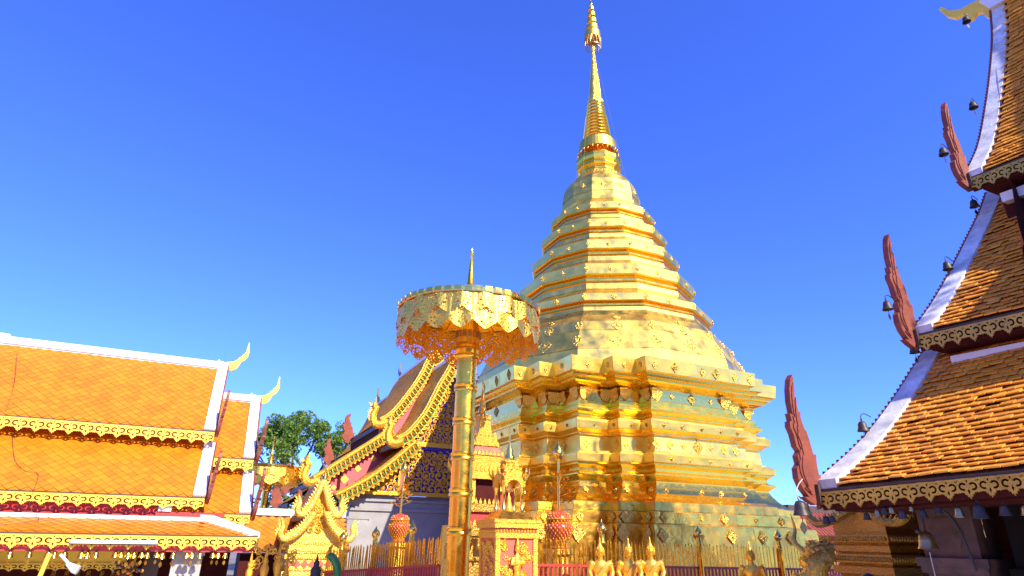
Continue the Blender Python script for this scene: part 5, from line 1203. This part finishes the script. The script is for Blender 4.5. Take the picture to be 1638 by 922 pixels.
# far red tiled roof and lattice fence behind the stupa's right flank
rr = thing('red_roof_shed', 'red tiled low roof with lattice beyond the stupa at right', 'building', (23, 16.2, GROUND))
MB().hexa([(18.8, 15.2, 2.72), (27, 15.2, 2.72), (27, 15.3, 2.66), (18.8, 15.3, 2.66), (18.8, 16.4, 3.70), (27, 16.4, 3.70), (27, 16.46, 3.64), (18.8, 16.46, 3.64)]).build('roof_deck', 'tile_red', rr)
rt_ = MB().hexa([(-.07, 0, 0), (.07, 0, 0), (.07, .16, .135), (-.07, .16, .135), (-.04, 0, .05), (.04, 0, .05), (.04, .16, .185), (-.04, .16, .185)]).mesh('roof_tile', 'tile_red')
for j in range(8):
    for i in range(36): place('roof_tile', rt_, Matrix.Translation((18.9+i*.17, 15.2+j*.15, 2.73+j*.1225)), rr)
MB().box(18.7, 27, 16.3, 16.6, 3.68, 3.90).build('ridge_cap', 'dark_wood', rr)
MB().box(19, 27, 15.7, 15.8, GROUND, 2.8).build('wall', 'parquet_red', rr)
lt = MB()
for i in range(40):
    lt.box(-.02, .02, -.01, .01, -.9, .9, Matrix.Translation((19+i*.2, 15.66, 2.0)) @ Matrix.Rotation(R(45), 4, 'Y')); lt.box(-.02, .02, -.01, .01, -.9, .9, Matrix.Translation((19+i*.2, 15.63, 2.0)) @ Matrix.Rotation(R(-45), 4, 'Y'))
tag(lt.build('lattice', 'red_wood_worn', rr), kind='stuff')

# ------------------------------------------------------------------ Buddha images on plinths
bd = MB()
bd.ball((0, 0, .60), (.072, .078, .095), 16, 10); bd.ball((0, .005, .69), (.045, .045, .045), 12, 8); bd.lathe([(.03, .72), (.022, .75), (.016, .80), (.003, .86)], 10)
bd.tube([(0, 0, .54), (0, 0, .44)], [.042, .05], 10)
bd.ball((0, .01, .33), (.15, .09, .15), 16, 10); bd.ball((0, .0, .18), (.12, .085, .16), 14, 8)
for sx in (-1, 1):
    bd.ball((sx*.165, 0, .40), (.06, .06, .06), 12, 8); bd.tube([(sx*.17, 0, .40), (sx*.21, -.02, .26), (sx*.16, -.10, .13), (sx*.05, -.16, .10)], [.052, .045, .038, .03], 10)
    bd.tube([(sx*.08, 0, .07), (sx*.28, -.06, .06), (sx*.05, -.20, .05)], [.09, .08, .06], 10)
    bd.ball((sx*.075, .01, .585), (.012, .02, .05), 8, 6)
    bd.ball((sx*.028, -.072, .615), (.016, .012, .010), 8, 5)
bd.ball((0, -.082, .60), (.011, .018, .026), 8, 6); bd.ball((0, -.072, .568), (.022, .014, .009), 8, 5); bd.ball((0, -.06, .545), (.03, .025, .02), 8, 5)
BUD = remesh('body', bd, 'gold_statue', .0085)
cu_ = MB()
for i in range(90):
    t = (i+.5)/90; ph = i*2.39996; z = 1-1.15*t; r_ = math.sqrt(max(0, 1-z*z)); c = Vector((.076*r_*math.cos(ph), .082*r_*math.sin(ph)+.004, .60+.10*z))
    if c.y < -.03 and c.z < .645: continue
    cu_.ball(c, .011, 6, 4)
CURL = cu_.mesh('hair_curls', 'gold_statue', 60)
SP = []
for i in range(9):
    t = i/8; row = []
    for j in range(5):
        u = j/4-.5; x = lerp(.15, -.07, t)+u*.13; z = lerp(.455, .16, t)+u*.05; e = 1-(x/.20)**2
        row.append((x, -(.045+.075*math.sqrt(max(.05, e)))*(1 if t > .15 else .75), z))
    SP.append(row)
SASH = MB().grid(SP).mesh('sash', 'orange_cloth', 60)
BL = [(4.74, 7.2, 2.05, .72, 'gilt seated Buddha under the stupa, leftmost of the trio, with orange sash', 25), (5.15, 7.15, 2.05, .72, 'gilt seated Buddha in the middle of the trio before the fence', 30), (5.45, 7.08, 2.05, .74, 'gilt seated Buddha at the right end of the trio before the fence', 35), (6.45, 6.33, 2.03, .72, 'small gilt Buddha standing alone before the shaded fence section', 45), (6.56, 5.6, 1.96, .76, 'gilt Buddha at the far right beside the scaly naga', 45)]
for x, y, z, s, lb, rz in BL:
    t = thing('buddha_statue', lb, 'statue', (x, y, z), R(-rz), 'gilt Buddha images along the fence')
    Ms_ = Matrix.Scale(s*(.98 if s else 1), 4)
    b_ = place('body', BUD, Ms_, t, True); place('hair_curls', CURL, Matrix(), b_, True); place('sash', SASH, Ms_, t, True)
    pl_ = thing('statue_plinth', lb.replace('gilt seated Buddha', 'gold plinth of the Buddha').replace('small gilt Buddha', 'gold plinth of the Buddha').replace('gilt Buddha', 'gold plinth of the Buddha').replace(', with orange sash', ''), 'plinth', (x, y, GROUND), 0, 'plinths of the Buddha images')
    for z0, z1, r_ in ((GROUND, GROUND+.2, .27), (GROUND+.2, z-.15, .22), (z-.15, z-.06, .25), (z-.06, z, .23)): MB().box(x-r_, x+r_, y-r_, y+r_, z0, z1).build('block', 'gold_carved', pl_)
# scaly naga rearing at the right
ng = thing('naga_statue', 'dark gold scaly naga rearing its crested head beside the near hall', 'statue', (6.15, 5.1, GROUND))
pts = smoothline([(6.35, 4.7, GROUND), (6.3, 4.85, 1.6), (6.12, 5.05, 2.1), (6.02, 5.0, 2.36), (6.10, 4.92, 2.52), (6.02, 5.12, 2.56)], 26)
nb = MB().tube(pts, [lerp(.13, .085, i/26) for i in range(24)]+[.08, .06, .02], 12)
nb.build('body', 'gold_old', ng, smooth=60)
sb = MB()
for i in range(4, 26):
    p = Vector(pts[i]); tdir = (Vector(pts[min(i+1, 26)])-Vector(pts[i-1])).normalized(); a = tdir.orthogonal().normalized()
    for k in range(10):
        d = Matrix.Rotation(2*math.pi*k/10+(i % 2)*.3, 3, tdir) @ a; w2 = tdir.cross(d); r_ = lerp(.13, .085, i/26)
        sb.add([p+d*r_-w2*.03, p+d*r_+w2*.03, p+d*(r_+.025)-tdir*.05, p+d*r_+tdir*.02], [(0, 1, 2), (1, 3, 2), (3, 0, 2)])
tag(sb.build('scales', 'gold_old', ng), kind='stuff')
cr_ = MB()
for k in range(26):
    c = Vector(pts[random.choice((17, 18, 19, 20, 21, 22, 23))]); d = Vector((random.gauss(0, .6), random.gauss(0, .6), random.uniform(.1, 1.1))).normalized(); w2 = d.orthogonal().normalized(); L = random.uniform(.12, .24)
    cr_.add([c+w2*.03, c-w2*.03, c+d*L*.6+w2*.035, c+d*L+w2*.06, c+d*L*.6-w2*.015, c+d.cross(w2)*.03], [(0, 1, 4, 2), (2, 4, 3), (0, 2, 5), (1, 5, 4)])
cr_.build('crest', 'gold_old', ng)
MB().tube(smoothline([(6.05, 5.08, 2.48), (5.98, 5.2, 2.62), (6.04, 5.22, 2.76), (5.98, 5.2, 2.92)], 10), [.03, .032, .03, .028, .026, .022, .02, .016, .012, .008, .003], 7).build('head_plume', 'gold_old', ng)

# green serpent finial in front of the gate
gs = thing('green_serpent', 'green serpent statue with gold crest in front of the golden gate', 'statue', (2.35, 12.6, GROUND))
pts = smoothline([(2.52, 12.6, GROUND), (2.50, 12.6, 1.9), (2.44, 12.6, 2.16), (2.34, 12.6, 2.26), (2.28, 12.6, 2.22)], 18)
MB().tube(pts, [.075]*14+[.07, .06, .045, .03, .01], 10).build('body', 'green_paint', gs, smooth=60)
MB().prism([(-.02, 0), (.05, .06), (.03, .16), (.08, .28), (-.02, .20), (-.05, .10), (-.08, .02)], lambda u, v, d: (2.31+u, 12.6+d, 2.22+v), -.012, .012).build('crest', 'gold_bright', gs)
st = thing('small_spire', 'small dark bronze spire left of the green serpent', 'statue', (2.12, 12.7, GROUND))
MB().lathe([(.12, 0), (.12, 1.2), (.09, 1.25), (.10, 1.32), (.05, 1.40), (.055, 1.44), (.02, 1.52), (.004, 1.62)], 14, (2.12, 12.7, GROUND)).build('shaft', 'bronze', st, smooth=50)
# gilt parasol-like offering stands at the hall corner
cn = thing('gilt_offering_stand', 'cluster of gilt finials and leaf scrolls at the orange hall corner', 'ornament', (1.3, 12.8, GROUND))
for k, (x, y, z, s) in enumerate(((.98, 12.75, 2.10, .06), (1.22, 12.7, 2.16, .07), (1.45, 12.8, 2.24, .075), (1.62, 12.9, 2.05, .06))):
    MB().lathe([(s*.9, GROUND-z+.2), (s*.9, -.35), (s*.5, -.32), (s*.6, -.1), (s, .02), (s*1.1, .10), (s*.6, .17), (s*.75, .21), (s*.35, .28), (s*.4, .31), (.004, .44)], 14, (x, y, z-.2)).build('finial_stand', 'gold_carved', cn, smooth=50)
for k in range(14):
    place('leaf_scroll', SCR[k % 2], Matrix.Translation((random.uniform(.95, 1.7), 12.72, random.uniform(2.05, 2.42))) @ Matrix.Rotation(random.uniform(0, 6.28), 4, 'Y') @ Matrix.Scale(random.uniform(.05, .085), 4), cn)
# visitor seen from behind, only the crown of the head reaches into the picture
pe = thing('person', 'visitor with black hair and dark shirt standing behind the fence at right', 'person', (7.35, 5.25, GROUND))
pb = MB(); px_, py_ = 6.72, 4.95
pe.location = (px_, py_, GROUND); WM[pe.name] = Matrix.Translation((px_, py_, GROUND))
pb.ball((0, 0, 1.49), (.075, .09, .11), 14, 10); pb.tube([(0, 0, 1.42), (0, 0, 1.30)], [.05, .06], 10)
pb.ball((0, 0, 1.13), (.19, .11, .24), 14, 10); pb.ball((0, 0, .88), (.16, .11, .18), 14, 8); pb.ball((0, .09, 1.48), (.014, .02, .02), 8, 6)
for sx in (-1, 1):
    pb.tube([(sx*.17, 0, 1.28), (sx*.23, 0, 1.0), (sx*.22, .08, .78), (sx*.21, .10, .70)], [.055, .045, .036, .03], 10); pb.tube([(sx*.09, 0, .86), (sx*.09, .01, .47), (sx*.09, 0, .06), (sx*.09, .14, .03)], [.085, .06, .04, .035], 10); pb.ball((sx*.078, 0, 1.48), (.012, .02, .03), 8, 6)
    for k in range(5): pb.tube([(sx*.21+(k-2)*.012, .10, .70), (sx*.21+(k-2)*.016, .11, .62-.01*abs(k-2))], .009, 6)
BODY = place('body', remesh('body', pb, 'skin', .012), Matrix(), pe, True)
hb = MB(); hb.ball((0, -.015, 1.525), (.088, .10, .10), 14, 10); place('hair', remesh('hair', hb, 'hair', .012), Matrix(), pe, True)
sb = MB(); sb.ball((0, 0, 1.12), (.205, .125, .25), 14, 10); sb.ball((0, 0, .88), (.175, .125, .17), 14, 8)
place('shirt', remesh('shirt', sb, 'black_cloth', .014), Matrix(), pe, True)
